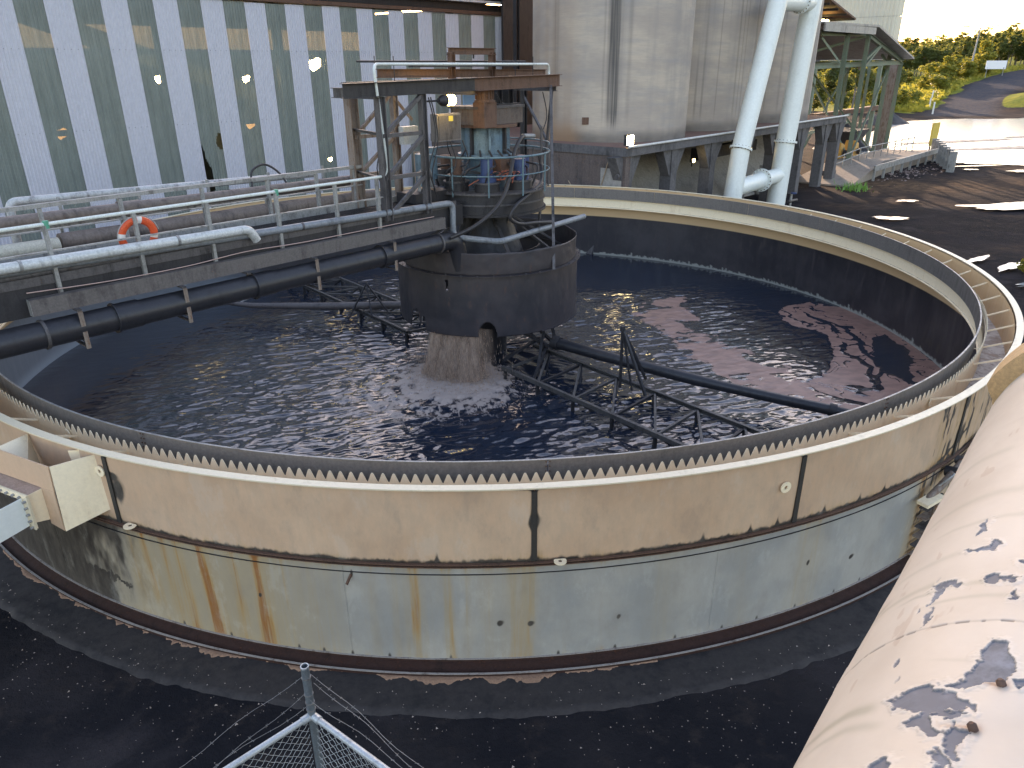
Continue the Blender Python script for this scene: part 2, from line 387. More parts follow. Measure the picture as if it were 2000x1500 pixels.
pond = [(25, 42), (24, 38), (27, 37), (30, 36.2), (32, 34.5), (37, 33), (52, 33), (75, 50), (90, 85), (70, 82), (62, 77), (52, 77), (45, 72.5), (41, 66), (36, 59.5), (30, 50)]
poly_patch('pond', pond, .075, pond_mat, 1.0, 3)
mud = ground_mat
for i, (cx, cy, rx, ry, rot) in enumerate([(57, 52, 12, .9, .3), (62, 58, 15, 1.0, .3), (44, 45, 15, .7, .2), (40, 50, 6, .6, .3)]):
    flat_patch('mud_bank', cx, cy, rx, ry, .09 + .004 * i, dirty('wet silt', (.055, .045, .04), (.03, .028, .028), None, .5, 0, .5, .5, bstr=.2), 40 + i, .5, rot)
for i, (cx, cy, rx, ry, rot) in enumerate([(24.9, 18.4, 2.6, .95, .1), (17.4, 15.7, .75, .35, -.2), (17.4, 7.2, .9, .18, .6), (16.9, 8.2, .8, .14, .6), (33, 30.6, 1.0, .5, 0), (35, 29, 1.1, .2, 0), (30, 31.5, .5, .2, 0), (20.3, 20.1, .5, .22, 0), (17, 5.0, 1.0, .25, .3), (31.5, 33.3, 2, .2, .2)]):
    flat_patch('puddle', cx, cy, rx, ry, .11, pond_mat, 60 + i, .75, rot, 160)
# black coal heap standing in the pond
def heap(cx, cy, r, h, mat, label, seed):
    t = np.linspace(0, 2 * pi, 41); q = np.linspace(0, 1, 12); Q, T_ = np.meshgrid(q, t, indexing='ij'); k = 1 + (fbm(np.cos(T_) * 2 + seed, np.sin(T_) * 2, seed) - .5) * .5; k[:, -1] = k[:, 0]
    X = r * Q * k * np.cos(T_); Y = r * Q * k * np.sin(T_); Zz = h * (1 - Q) ** 1.1 * (.8 + .4 * fbm(X * 1.5, Y * 1.5, seed)) - .05 * Q
    o = link('coal_heap', grid_mesh('coal_heap', X, Y, Zz), mat, label=label, cat='heap'); o.location = (cx, cy, 0)
coal_m = dirty('coal fines', (.03, .03, .033), (.05, .045, .045), None, .8, 0, 2, .5, bstr=.6)
heap(54, 48.5, 3.2, 1.4, coal_m, 'low black coal heap standing in the pond by the right edge', 3)
heap(43.5, 72, 3.0, 1.6, coal_m, 'dark heap on the far shore of the pond beside the last trestle leg', 5)
heap(27.5, 45.0, 2.4, 1.9, coal_m, 'dark rounded heap in shallow water seen between the trestle legs', 9)

# ================================================================== TANK
RO, RIM, SEAM = 10.54, 2.445, 1.497
tank = T('thickener_tank', 'huge round open steel tank, cream above and blue-grey with rust runs below', 'tank')
m, nt, b = new_mat('tank shell paint')
s = attr(nt, 'mask'); s2 = attr(nt, 'mask2')
n1 = tex_noise(nt, 1.1, 7, .6); n2 = tex_noise(nt, 9, 6, .7, (1, 1, .4)); n3 = tex_noise(nt, 45, 4, .7)
lower = mixc(nt, ramp(nt, n1, .35, .65), (.29, .29, .275), (.385, .365, .325)); upper = mixc(nt, ramp(nt, n1, .35, .65), (.56, .365, .235), (.63, .43, .285))
c = mixc(nt, s2[0], lower, upper)
c = mixc(nt, mmath(nt, 'MULTIPLY', s2[1], .85), c, (.37, .29, .18))     # brown yellow wash
nf = tex_noise(nt, 30, 5, .7, (1, 1, .05)); r1 = ramp(nt, mmath(nt, 'ADD', mmath(nt, 'MULTIPLY', s[0], ramp(nt, nf, .3, .65, .45, 1.15)), mmath(nt, 'MULTIPLY', mmath(nt, 'SUBTRACT', n2, .5), .25)), .10, .95)
c = mixc(nt, r1, c, mixc(nt, ramp(nt, s[0], .5, 1.0), (.42, .25, .08), (.30, .11, .02)))
r2 = ramp(nt, mmath(nt, 'ADD', s[1], mmath(nt, 'MULTIPLY', mmath(nt, 'SUBTRACT', n2, .5), .5)), .25, .75)
c = mixc(nt, r2, c, (.035, .028, .024))
r3 = ramp(nt, s[2], .4, .6); c = mixc(nt, r3, c, (.10, .045, .025))
nq = tex_noise(nt, 2.6, 7, .7, (1, 1, .5)); c = mixc(nt, ramp(nt, n3, .66, .74, 0, .35), c, (.16, .12, .09)); c = mixc(nt, ramp(nt, n2, .3, .75, 0, .25), c, (.27, .235, .19)); c = mixc(nt, ramp(nt, nq, .52, .68, 0, .22), c, (.22, .19, .16)); c = mixc(nt, ramp(nt, nq, .46, .36, 0, .14), c, (.62, .60, .54))
nt.links.new(c, b.inputs['Base Color']); b.inputs['Roughness'].default_value = .52
bump(nt, b, mmath(nt, 'SUBTRACT', n2, mmath(nt, 'MULTIPLY', r2, .5)), .14, .006); shell_mat = m
def gs(x, c, w): return np.exp(-((x - c) / w) ** 2)
def shell_masks(a, z):
    """a in degrees, z metres: (rust, soot, chip), (upper, wash, 0)"""
    rust = np.zeros_like(a); wash = np.zeros_like(a); lowz = z < SEAM; fade = sstep(SEAM, SEAM - .05, z)
    jit = (fbm(a * 3, z * 2, 3) - .5) * .25
    for ca, sl, w, st, z1 in [(-107.1, .3, .34, 1.0, .0), (-106.4, .3, .8, .35, 0), (-103.0, 0, .36, 1.0, .0), (-102.6, .1, .8, .3, 0), (-110.0, .35, .45, .6, .1), (-108.9, .3, .4, .55, 0), (-111.6, .3, .4, .55, .3), (-104.6, .2, .22, .5, .5), (-101.3, .1, .15, .35, .6), (-95.6, 0, .12, .3, .7), (-89.9, 0, .09, .4, .5), (-112.8, .2, .35, .35, .4),
                            (-93.15, 0, .28, .55, .35), (-92.85, 0, .12, .5, .6), (-91.3, .35, .12, .38, 0), (-90.9, 0, .10, .45, .1), (-87.0, 0, .34, .34, 0), (-86.05, 0, .10, .62, 0), (-86.5, 0, .3, .3, 0), (-88.7, 0, .2, .25, 0), (-99.6, 0, .4, .22, 0), (-97.9, 0, .3, .15, .4), (-105, .2, .4, .2, 0), (-94.3, 0, .08, .4, 1.3), (-77.5, 0, .3, .14, .3), (-66.2, -.1, .35, .28, .1), (-67.2, 0, .2, .2, .2), (-55.2, 0, .5, .5, 0), (-72, 0, .2, .1, .6)]:
        g_ = gs(a + jit, ca + sl * (SEAM - z), w * (.7 + .5 * (SEAM - z)))
        strk = .30 + .75 * vn(a * 14, z * .4, int(abs(ca) * 3)) + .55 * vn(a * 42, z * .8, int(abs(ca) * 7))
        rust += st * g_ * strk * fade * sstep(z1 - .25, z1 + .35, z)
        wash += (.28 + .5 * st) * gs(a + jit * 3, ca + sl * (SEAM - z), w * 3.0) * fade * (.4 + .8 * vn(a * 9, z * .6, 71))
    strk = sstep(.58, .85, vn(a * 2.6, z * .25, 77)) * .16 * fade; rust += strk * sstep(-60, -90, a) + strk * .3
    wash += .8 * sstep(-95, -110, a) * fade * fbm(a * 1.3, z * .6, 4) * 1.4
    # bleed below/above the seam and round the base
    nz = fbm(a * 6, z * 9, 12)
    soot = .95 * gs(z, SEAM, .035 + .05 * nz) * (.4 + 1.1 * fbm(a * 1.7, z * 0, 15))
    rust += .42 * gs(z, SEAM + .03, .11) * sstep(.35, .65, fbm(a * 1.1, z * 0 + 3, 16)) + .3 * gs(z, SEAM - .05, .06)
    rust += .30 * gs(z, .1, .10) * fbm(a * 3, z * 3, 18) * 1.6
    for ja in (-112.9, -85.8, -68.7, -51.5, -140, -35):
        wj = .13 + .16 * (fbm(z * 5, a * 0 + ja, 19) - .3)
        soot += 1.1 * gs(a, ja, np.clip(wj, .06, .3)) * (z > SEAM) ; rust += .5 * gs(a, ja, .5) * (z > SEAM) * fbm(z * 4, a * 3, 20)
        soot += .9 * gs(z, RIM - .03, .02) * gs(a, ja, 1.3)
    for (ha, hz, w, h_) in [(-87.9, .64, .16, .04), (-86.0, .62, .16, .035), (-103.1, .85, .09, .03), (-96.8, 1.30, .06, .05), (-62.4, .63, .2, .035), (-66.6, .79, .1, .04), (-80.4, .6, .1, .03), (-85.9, 2.0, .25, .08), (-112.4, 1.95, .35, .15), (-112.6, 2.15, .2, .04)]:
        soot += 1.0 * np.exp(-((a - ha) / w) ** 2 - ((z - hz) / h_) ** 2) + .5 * np.exp(-((a - ha - w) / (w * 1.6)) ** 2 - ((z - hz - h_ * .5) / h_) ** 2)
    for ha in (-100.9, -99.2, -97.3, -94.9, -91.0, -84.2, -80.5, -76.4, -73.0, -70.3, -67.1, -63.5, -60.8, -105.8, -109.5):
        soot += .9 * np.exp(-((a - ha) / .12) ** 2 - ((z - .15) / .06) ** 2)
    for ha in (-75.3, -72.0, -70.0, -91.5, -63, -60.5, -66.2): soot += .8 * np.exp(-((a - ha) / .12) ** 2) * sstep(.28, .0, z - SEAM) * (z > SEAM)
    # black bloom low on the left, under the outlet box, and the torn patch
    soot += .72 * sstep(-113, -118.5, a + (fbm(a * .8, z * 1.5, 23) - .5) * 9) * fade * (1 - .55 * gs(a, -123.3, .9))
    soot += .35 * sstep(-108, -114.5, a + (fbm(a * .9, z * 1.7, 25) - .5) * 6) * fade
    tear = poly_sdf(a + (fbm(a * 4, z * 9, 24) - .5) * 1.0, (z - .49) * 10 + (fbm(a * 5, z * 12, 27) - .5) * 2.0, [(-118.6, .9), (-116.6, -.1), (-115, .5), (-113.8, .0), (-114.0, .6), (-115.5, 1.0), (-117, .8)])
    soot += 1.2 * sstep(.12, -.1, tear)
    # stained corner around the sampling valve on the right
    k = sstep(-56.2, -54.8, a + (fbm(a * 2, z * 3, 28) - .5) * 1.2)
    rust += .5 * k * fbm(a * 2.5, z * 3, 29) * 1.5; wash += .9 * k; soot += .75 * k * sstep(.52, .72, fbm(a * 3.2, z * 4, 30))
    for (pa, pb) in (((-53.6, 1.55), (-49.3, 1.86)),):
        t = (a - pa[0]) / (pb[0] - pa[0]); lz = pa[1] + (pb[1] - pa[1]) * t; on = (t > 0) & (t < 1)
        soot += on * 1.0 * gs(z, lz, .03) + on * .7 * gs(z, lz + .12, .13) * sstep(.55, .8, vn(a * 3.4, a * 0, 31))
    soot += 1.0 * gs(a, -53.7, .16) * (z > 1.15) * (z < 1.58)
    up = (z >= SEAM).astype(float); up = np.maximum(up, k * .75)
    chip = np.zeros_like(a)
    return np.stack([np.clip(rust, 0, 1), np.clip(soot, 0, 1.2), chip], -1), np.stack([up, np.clip(wash, 0, 1) * (1 - up), chip], -1)
def shell_plate(name, a0, a1, z0, z1, r, res=.085, nz=None, r1=None, label=None):
    na = max(3, int((a1 - a0) / res)); nz = nz or max(3, int((z1 - z0) / .022))
    a, z = np.meshgrid(np.linspace(a0, a1, na), np.linspace(z0, z1, nz), indexing='ij')
    m1, m2 = shell_masks(a, z); rr_ = r + (fbm(a * .35, z * .8, 50) - .5) * .012 - .004 * sstep(.3, .9, m1[..., 1])
    rr_ = rr_ + (fbm(a * 1.2, z * 2.5, 52) - .5) * .004
    t = np.radians(a); me = grid_mesh(name, rr_ * np.cos(t), rr_ * np.sin(t), z, {'mask': m1, 'mask2': m2})
    o = link(name, me, shell_mat, tank, label=label)
    md = o.modifiers.new('thick', 'SOLIDIFY'); md.thickness = .012; md.offset = 1 if False else -1
    return o
joints_up = [-141, -112.9, -85.8, -68.7, -51.5, -35, -18]
for a0, a1 in zip(joints_up[:-1], joints_up[1:]): shell_plate('upper_shell_plate', a0 + .02, a1 - .02, SEAM + .005, RIM - .004, RO)
for a0, a1 in [(-18, 55), (55, 130), (130, 219)]: shell_plate('upper_shell_plate', a0, a1, SEAM + .005, RIM - .004, RO, .6, 8)
for a0, a1 in [(-150, -121), (-121, -97.3), (-97.3, -74), (-74, -50), (-50, -25)]: shell_plate('lower_shell_plate', a0, a1, .10, SEAM - .012, RO - .03)
for a0, a1 in [(-25, 85), (85, 210)]: shell_plate('lower_shell_plate', a0, a1, .0, SEAM - .012, RO - .03, .6, 8)
# joint straps covering the vertical joints, seam ledge, wire, rim flange, base channel
strap = dirty('black joint sealant', (.04, .035, .03), (.02, .02, .02), (.16, .10, .06), .7, 0, 6, .5, .35)
for a in joints_up[1:-1]:
    mb = MB(); mb.ring(RO + .004, RO + .016, SEAM + .02, RIM - .05, a - .16, a + .16, 3); mb.build('joint_strap', strap, tank)
mb = MB(); mb.ring(RO - .01, RO + .035, SEAM - .004, SEAM + .008, 0, 360, 360); mb.ring(RO - .012, RO + .022, SEAM - .045, SEAM - .034, 0, 360, 360)
mb.build('seam_ledge', rust_steel, tank)
mb = MB(); mb.ring(RO - .022, RO - .012, 1.335, 1.342, -132, -45, 160); mb.build('girdle_wire', dark_steel, tank)
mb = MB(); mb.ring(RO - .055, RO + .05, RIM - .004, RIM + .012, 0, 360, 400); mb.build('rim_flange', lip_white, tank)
base_rust = dirty('dark rust base channel', (.038, .013, .008), (.016, .008, .006), (.07, .024, .011), .92, .1, 3, .5, .5)
n = 360; v = []; f = []
prof = [(10.50, .135), (10.515, .135), (10.525, .105), (10.665, .05), (10.675, .075), (10.69, .075), (10.695, -.05)]
mb = MB()
for i in range(n):
    t = 2 * pi * i / n
    for r, z in prof: v.append((r * cos(t), r * sin(t), z))
k = len(prof)
for i in range(n):
    for j in range(k - 1): f.append((i * k + j, ((i + 1) % n) * k + j, ((i + 1) % n) * k + j + 1, i * k + j + 1))
mb.add(v, f); mb.build('base_channel', base_rust, tank)
edge = dirty('scuffed channel edge', (.34, .30, .27), (.10, .07, .06), (.20, .11, .06), .7, 0, 6, .5, .4)
mb = MB(); mb.ring(10.672, 10.698, .078, .084, -150, -20, 260); mb.ring(10.49, 10.530, .138, .146, -150, -20, 260); mb.build('channel_edge', edge, tank)
# inner lining below the launder
lin_m, nt, b = new_mat('dark tank lining'); n1 = tex_noise(nt, .9, 7, .65); n2 = tex_noise(nt, 5, 6, .7, (1, 1, .2)); n3 = tex_noise(nt, 30, 4, .7)
s = attr(nt, 'mask')
c = mixc(nt, ramp(nt, n1, .35, .7), (.022, .020, .025), (.046, .040, .044)); c = mixc(nt, ramp(nt, n2, .5, .75), c, (.058, .046, .046)); c = mixc(nt, ramp(nt, n3, .7, .78), c, (.11, .07, .06))
c = mixc(nt, s[2], c, (.28, .32, .36)); c = mixc(nt, s[0], c, (.34, .34, .30)); c = mixc(nt, s[1], c, (.66, .44, .24))
nt.links.new(c, b.inputs['Base Color']); nt.links.new(ramp(nt, n2, .3, .7, .3, .55), b.inputs['Roughness']); bump(nt, b, n2, .15, .01)
a, z = np.meshgrid(np.linspace(-180, 180, 1441), np.linspace(-.3, RIM - .02, 130), indexing='ij')
scale_top = .055 + .16 * np.clip(fbm(a * 2.8, z * 0, 61) - .42, 0, 1) + .10 * sstep(.7, .9, vn(a * 9, z * 0, 62)) * sstep(.5, .7, vn(a * 1.3, z * 0, 63))
sc_ = sstep(scale_top + .012, scale_top - .006, z) * sstep(-40, -10, a) * sstep(120, 80, a) * .8
cr = (z > 1.40 + .03 * (fbm(a * 2, z * 4, 64) - .5)).astype(float)
lt = sstep(135, 150, np.where(a < 0, a + 360, a)) * sstep(260, 235, np.where(a < 0, a + 360, a)) * (1 - cr)   # blue-grey sky reflection painted on the lining, left side
lt = lt * (.55 + .5 * sstep(.3, .0, z))
t = np.radians(a); me = grid_mesh('inner_lining', 10.47 * np.cos(t), 10.47 * np.sin(t), z, {'mask': np.stack([sc_, cr * .95, lt * (1 - sc_)], -1)})
link('inner_lining', me, lin_m, tank)
# launder: floor, serrated weir wall, baffle ring with panels, tie bars, lugs
m, nt, b = new_mat('silted launder floor'); n1 = tex_noise(nt, 1.8, 8, .75, (1, 1, 1), .6); n2 = tex_noise(nt, 9, 6, .7)
c = mixc(nt, ramp(nt, n1, .42, .6), (.58, .54, .50), (.30, .24, .20)); c = mixc(nt, ramp(nt, n2, .58, .66), c, (.14, .10, .09)); c = mixc(nt, ramp(nt, n1, .56, .70), c, (.42, .27, .20))
nt.links.new(c, b.inputs['Base Color']); b.inputs['Roughness'].default_value = .6; bump(nt, b, n2, .5, .02); floor_mat = m
RWEIR = 10.09
mb = MB(); mb.ring(RWEIR - .012, RO - .03, 1.80, 1.812, 0, 360, 360); mb.build('launder_floor', floor_mat, tank)
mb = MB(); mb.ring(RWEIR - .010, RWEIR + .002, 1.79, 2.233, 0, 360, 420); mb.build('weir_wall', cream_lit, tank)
# notched weir plates, 12 bolted lengths; each tooth is cut in the sheet
NT = 44
for kpl in range(12):
    a0 = -111.0 + kpl * 30; v = []; f = []
    for i in range(NT):
        w = 30.0 / NT; pa = a0 + i * w
        prof = [(0, .0), (.07, .012), (.36, .100), (.44, .114), (.56, .114), (.64, .100), (.93, .012), (1.0, .0)]
        for q, (x, h) in enumerate(prof[:-1] if i < NT - 1 else prof):
            t = R(pa + x * w)
            for rr2 in (RWEIR + .003, RWEIR + .010):
                v.append((rr2 * cos(t), rr2 * sin(t), 2.14)); v.append((rr2 * cos(t), rr2 * sin(t), 2.238 + h))
    n_ = len(v) // 4
    for i in range(n_ - 1):
        a = i * 4; bb = a + 4; f += [(a, bb, bb + 1, a + 1), (a + 2, a + 3, bb + 3, bb + 2), (a + 1, bb + 1, bb + 3, a + 3)]
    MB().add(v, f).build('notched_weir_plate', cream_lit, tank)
for a0, a1 in [(-113, -84.6), (-84.6, -57), (-57, -29), (-29, 0.5), (.5, 22), (22, 37.3), (37.3, 57), (57, 73.6), (73.6, 100), (100, 130), (130, 160), (160, 190), (190, 218), (218, 247)]:
    mb = MB(); mb.ring(9.975, 9.982, 2.105, RIM - .002, a0 + .03, a1 - .03, 40); o = mb.build('baffle_panel', baffle_mat, tank)
    mb = MB()
    for dz in (.06, .12, .18, .24, .30):
        for da in (-.12, .12):
            t = R(a1 + da); c = np.array([9.984 * cos(t), 9.984 * sin(t), 2.12 + dz]); n_ = np.array([cos(t), sin(t), 0]); mb.tube([c, c + n_ * .01], .009, 6)
    mb.build('splice_bolts', rust_steel, o, kind='stuff')
mb = MB(); mb.ring(9.968, 9.992, RIM - .002, RIM + .004, 0, 360, 400); mb.build('baffle_top_edge', galv, tank)
mb = MB()
for a in np.arange(-178, 180, 7.5):
    t = R(a); p = np.array([9.985 * cos(t), 9.985 * sin(t), 2.13]); q = np.array([RWEIR * cos(t), RWEIR * sin(t), 2.13]); mb.bar(p, q, .03, .008)
mb.build('baffle_brackets', cream_lit, tank, kind='stuff')
# inner face of the launder hanging inside the shell: a stiffening lip at its foot
mb = MB(); mb.ring(RWEIR - .04, RWEIR - .004, 1.775, 1.79, 0, 360, 300); mb.build('launder_foot_lip', cream_lit, tank)
bar0 = None
for a in np.arange(-176.4, 183, 5.2):
    if a in (): continue
    t = R(a); mb = MB(); p = np.array([(RWEIR + .01) * cos(t), (RWEIR + .01) * sin(t), 2.20]); q = np.array([(RO - .04) * cos(t), (RO - .04) * sin(t), 2.385])
    if -128 < a < 35:
        mb.bar(p, q, .012, .026); mb.build('tie_bar', cream_lit, tank)
def lug(a, r, z, outward=1, big=.07, flat=False):
    t = R(a); n_ = np.array([cos(t), sin(t), 0]) * outward; s_ = np.array([-sin(t), cos(t), 0]); c = np.array([r * cos(t), r * sin(t), z]); v = []; f = []
    k = 16
    for rr2, off in ((big, 0), (big * .33, 0), (big, .012), (big * .33, .012)):
        for i in range(k):
            q = 2 * pi * i / k; 
            if flat: v.append(c + n_ * (max(-.0, rr2 * sin(q) + big * .5)) + s_ * rr2 * cos(q) + np.array([0, 0, off]))
            else: v.append(c + np.array([0, 0, 1]) * rr2 * sin(q) + s_ * rr2 * cos(q) + n_ * (off + .02))
    for i in range(k):
        j = (i + 1) % k; f += [(i, j, k + j, k + i), (2 * k + i, 3 * k + i, 3 * k + j, 2 * k + j), (i, 2 * k + i, 2 * k + j, j), (k + i, k + j, 3 * k + j, 3 * k + i)]
    MB().add(v, f).build('lifting_lug', cream_lit, tank)
lug(-111.6, RO + .03, 1.56, 1, .075, True); lug(-84.3, RO + .03, 1.53, 1, .07, True); lug(-113.4, RO, 2.2); lug(-69.9, RO, 2.05); lug(-120.2, RWEIR + .01, 2.2); lug(-51.5, RWEIR + .01, 2.15); lug(-118.6, RO - .09, 2.36, 1, .05); lug(-53.5, RO - .09, 2.37, 1, .05)
# outlet box and chute on the left
a = R(-116.5); n_ = np.array([cos(a), sin(a), 0]); t_ = np.array([-sin(a), cos(a), 0])
def B(n, t, z): return n_ * (10.52 + n) + t_ * t + np.array([0, 0, z])
def plate(pts, th, name, mat=cream_lit, parent=tank):
    pts = [P3(p) for p in pts]; nn = np.cross(pts[1] - pts[0], pts[2] - pts[0]); nn /= np.linalg.norm(nn); k = len(pts)
    v = pts + [p + nn * th for p in pts]; f = [tuple(range(k))[::-1], tuple(range(k, 2 * k))] + [(i, (i + 1) % k, (i + 1) % k + k, i + k) for i in range(k)]
    return MB().add(v, f).build(name, mat, parent)
outlet = T('launder_outlet_box', 'pale cream outlet box and bolted open chute at the left side of the tank', 'chute', B(.2, 0, 1.6))
plate([B(.0, .50, 2.39), B(.40, .29, 2.38), B(.44, .32, 1.56), B(.0, .53, 1.66)], .012, 'side_plate', cream_lit, outlet)
plate([B(-.02, .30, 2.40), B(.07, .14, 2.39), B(.05, .14, 2.20), B(-.02, .30, 2.2)], .012, 'inner_flange', cream_lit, outlet)
plate([B(.40, .28, 2.38), B(.40, -.75, 2.39), B(.41, -.75, 2.06), B(.41, .28, 2.06)], .012, 'front_plate', cream, outlet)
plate([B(.00, -.72, 2.38), B(.39, -.66, 2.40), B(.36, -.30, 2.05), B(.05, -.50, 1.75)], .012, 'gusset_plate', lip_white, outlet)
plate([B(-.02, -.75, 1.70), B(.40, -.75, 1.70), B(.40, .30, 1.70), B(-.02, .48, 1.70)], .012, 'box_floor', conc_dark, outlet)
plate([B(.415, .28, 2.06), B(.415, .05, 2.06), B(.415, .05, 1.58), B(.43, .30, 1.56)], .012, 'cheek_plate', cream, outlet)
plate([B(.40, -1.6, 2.05), B(.40, .04, 2.05), B(.62, .04, 2.05), B(.62, -1.6, 2.05)], .01, 'top_flange', dirty('pink dusted plate', (.48, .34, .27), (.36, .24, .18), (.22, .12, .08), .7, 0, 5, .5, .3), outlet)
plate([B(.43, .05, 2.05), B(.62, .05, 2.05), B(.62, .05, 1.70), B(.43, .05, 1.64)], .012, 'neck_plate', cream_lit, outlet)
plate([B(.62, -1.7, 2.075), B(.62, .10, 2.075), B(.62, .10, 2.0), B(.62, -1.7, 2.0)], .014, 'chute_flange', lip_white, outlet)
plate([B(.635, -1.7, 2.07), B(.635, .095, 2.07), B(.635, .095, 2.0), B(.635, -1.7, 2.0)], .014, 'chute_flange', cream_lit, outlet)
plate([B(.62, .0, 2.0), B(.62, .11, 2.07), B(.62, .11, 1.64), B(.62, .0, 1.64)], .014, 'chute_flange', lip_white, outlet)
plate([B(.636, .0, 2.0), B(.636, .11, 2.07), B(.636, .11, 1.63), B(.636, .0, 1.63)], .014, 'chute_flange', lip_white, outlet)
plate([B(.65, .03, 2.04), B(2.4, .03, 1.98), B(2.4, .03, 1.58), B(.65, .03, 1.68)], .012, 'chute_side', white_paint, outlet)
plate([B(.65, .03, 1.69), B(2.4, .03, 1.60), B(2.4, -1.6, 1.60), B(.65, -1.6, 1.69)], .012, 'chute_floor', floor_mat, outlet)
plate([B(.65, -1.6, 2.04), B(2.4, -1.6, 1.98), B(2.4, -1.6, 1.58), B(.65, -1.6, 1.68)], .012, 'chute_side', cream, outlet)
for i in range(14):
    MB().tube([B(.60 - .012, -1.5 + i * .115, 2.04), B(.665, -1.5 + i * .115, 2.04)], .016, 8).build('bolt', galv, outlet)
for i in range(5):
    MB().tube([B(.60, .075, 2.0 - i * .085), B(.67, .075, 2.0 - i * .085)], .016, 8).build('bolt', galv, outlet)
# sampling valve and bracket ladder at the right of the shell
vlv = T('sampling_valve', 'grimy valve pipe and stepped brackets fixed to the right side of the tank', 'valve', (10.6 * cos(R(-53)), 10.6 * sin(R(-53)), 0))
def S(a, z, out=.0):
    a = a - 1.3
    return np.array([(RO + out) * cos(R(a)), (RO + out) * sin(R(a)), z])
MB().tube([S(-54.2, 1.12, .10), S(-52, 1.30, .12), S(-50, 1.42, .12), S(-46, 1.62, .12)], .05, 12).build('pipe', rust_pale, vlv)
MB().tube([S(-53.2, 1.10, .16), S(-53.2, .1, .14)], .035, 10).build('down_pipe', rust_pale, vlv)
MB().tube([S(-52.2, 1.10, .12), S(-52.2, .1, .12)], .02, 8).build('conduit', dark_steel, vlv)
for i in range(7):
    z = .95 - i * .15; MB().bar(S(-54.0, z, .07), S(-51.9, z + .02, .09), .12, .02).build('bracket', rust_pale if i % 2 else mid_steel, vlv)
MB().tube(bend([S(-53, 1.25, .1), S(-52.6, 1.42, .2), S(-52.0, 1.44, .2), S(-51.8, 1.3, .1)], .06), .014, 8).build('hoop_handle', galv, vlv)
MB().bar(S(-55.0, 1.12, .12), S(-53.2, 1.17, .16), .16, .05).build('shelf', cream_lit, vlv)
MB().tube([S(-51.0, 1.33, .02), S(-51.0, 1.37, .22)], .075, 12).build('valve_body', dark_steel, vlv)
MB().tube([S(-49.6, 1.42, .02), S(-49.6, 1.46, .22)], .06, 12).build('valve_body', mid_steel, vlv)
for a_, z_ in ((-95.5, 1.30),): MB().bar(S(a_, z_, -.02), S(a_ - .15, z_ - .07, .07), .02, .03).build('shell_stub', rust_steel, tank)

# ================================================================== WATER IN THE TANK
scumA = [(7.9, 2.2), (8.4, 2.9), (9.3, 3.7), (10.5, 3.0), (10.6, 0.4), (10.6, -1.6), (10.3, -2.4), (9.8, -2.6), (8.9, -3.4), (8.0, -3.4), (7.2, -3.0), (7.0, -2.4), (7.5, -1.8), (8.2, -0.8), (8.6, 0.4), (8.4, 1.0), (8.0, 1.4)]
scumH = [(9.75, 0.6), (10.2, .9), (10.25, .0), (10.1, -1.2), (9.3, -2.3), (9.0, -1.6), (9.25, -.6)]
scumB = [(4.6, 3.9), (5.6, 3.9), (5.2, 1.6), (5.7, -0.1), (6.3, -1.4), (6.8, -2.5), (7.4, -3.3), (8.2, -3.7), (7.4, -4.2), (6.2, -3.5), (5.3, -2.8), (4.9, -1.7), (5.0, -0.8), (4.6, 1.5), (4.2, 2.4)]
nr, na = 340, 1800
q = np.sqrt(np.linspace(0, 1, nr)) * 10.465
RR, TT = np.meshgrid(q, np.linspace(0, 2 * pi, na), indexing='ij'); X = RR * np.cos(TT); Y = RR * np.sin(TT)
wx = (fbm(X * .7, Y * .7, 81, 5) - .5) * 1.5; wy = (fbm(X * .7 + 9, Y * .7, 82, 5) - .5) * 1.5
fine = (fbm(X * 4, Y * 4, 83, 4) - .5) * .25
sa = np.minimum(1, sstep(.10, -.10, poly_sdf(X + wx * .45 + fine, Y + wy * .45, scumA)))
hole = sstep(.10, -.10, poly_sdf(X + wx * .35 + fine, Y + wy * .35, scumH))
line = sstep(.10, .03, np.abs(poly_sdf(X + wx * .5 + fine * .6, Y + wy * .9, [(8.9, 2.2), (9.0, 1.0), (8.6, .0), (8.95, -1.2), (8.3, -2.6), (9.3, -1.3), (9.05, 0), (9.3, 1.0)])))
sa = sa * (1 - hole) * (1 - .9 * line * (vn(X * 2, Y * 2, 5) > .25))
sb = sstep(.25, -.35, poly_sdf(X + wx * .5 + fine, Y + wy * .5, scumB)) * (.35 + .65 * sstep(.30, .50, fbm(X * 1.6, Y * 2.6, 86, 5)))
wv_ = fbm(X * .55 + wx * .8, Y * .55 + wy * .8, 181, 4)
veins = sstep(.018, .004, np.abs(wv_ - .5)) + sstep(.014, .003, np.abs(wv_ - .58)) * (vn(X * 1.5, Y * 1.5, 9) > .4)
dust = sstep(.42, .60, fbm(X * 1.3 + wx * 1.4, Y * 2.2 + wy * 1.4, 182, 6, .62))
halo = sstep(1.0, -.2, poly_sdf(X + wx * .9, Y + wy * .9, scumB)) * dust * .8
sa = sa * (1 - .8 * np.clip(veins, 0, 1)) * (.72 + .4 * fbm(X * 2.5, Y * 2.5, 183, 5))
scum = np.clip(np.maximum(np.maximum(sa, sb * .95), halo), 0, 1)
df = np.hypot(X + .7, Y + 2.1)                       # distance from where the slurry lands
lace = (1 - np.abs(2 * fbm(X * 3.4 + wx * 2.2, Y * 3.4 + wy * 2.2, 88, 5, .6) - 1)) ** 5
dl_ = np.hypot((X + 1.15) / 1.25, Y + 2.5)
foam = sstep(1.5, .7, df) * .75 + lace * (sstep(2.6, .9, dl_) * 1.15) + lace * sstep(1.6, .7, df)
foam = np.clip(foam, 0, 1)
calm = np.clip(sstep(.6, 1.0, np.hypot((X - 3.5) / 4.5, (Y - 8.2) / 4.2)), 0, 1)          # slick along the far wall
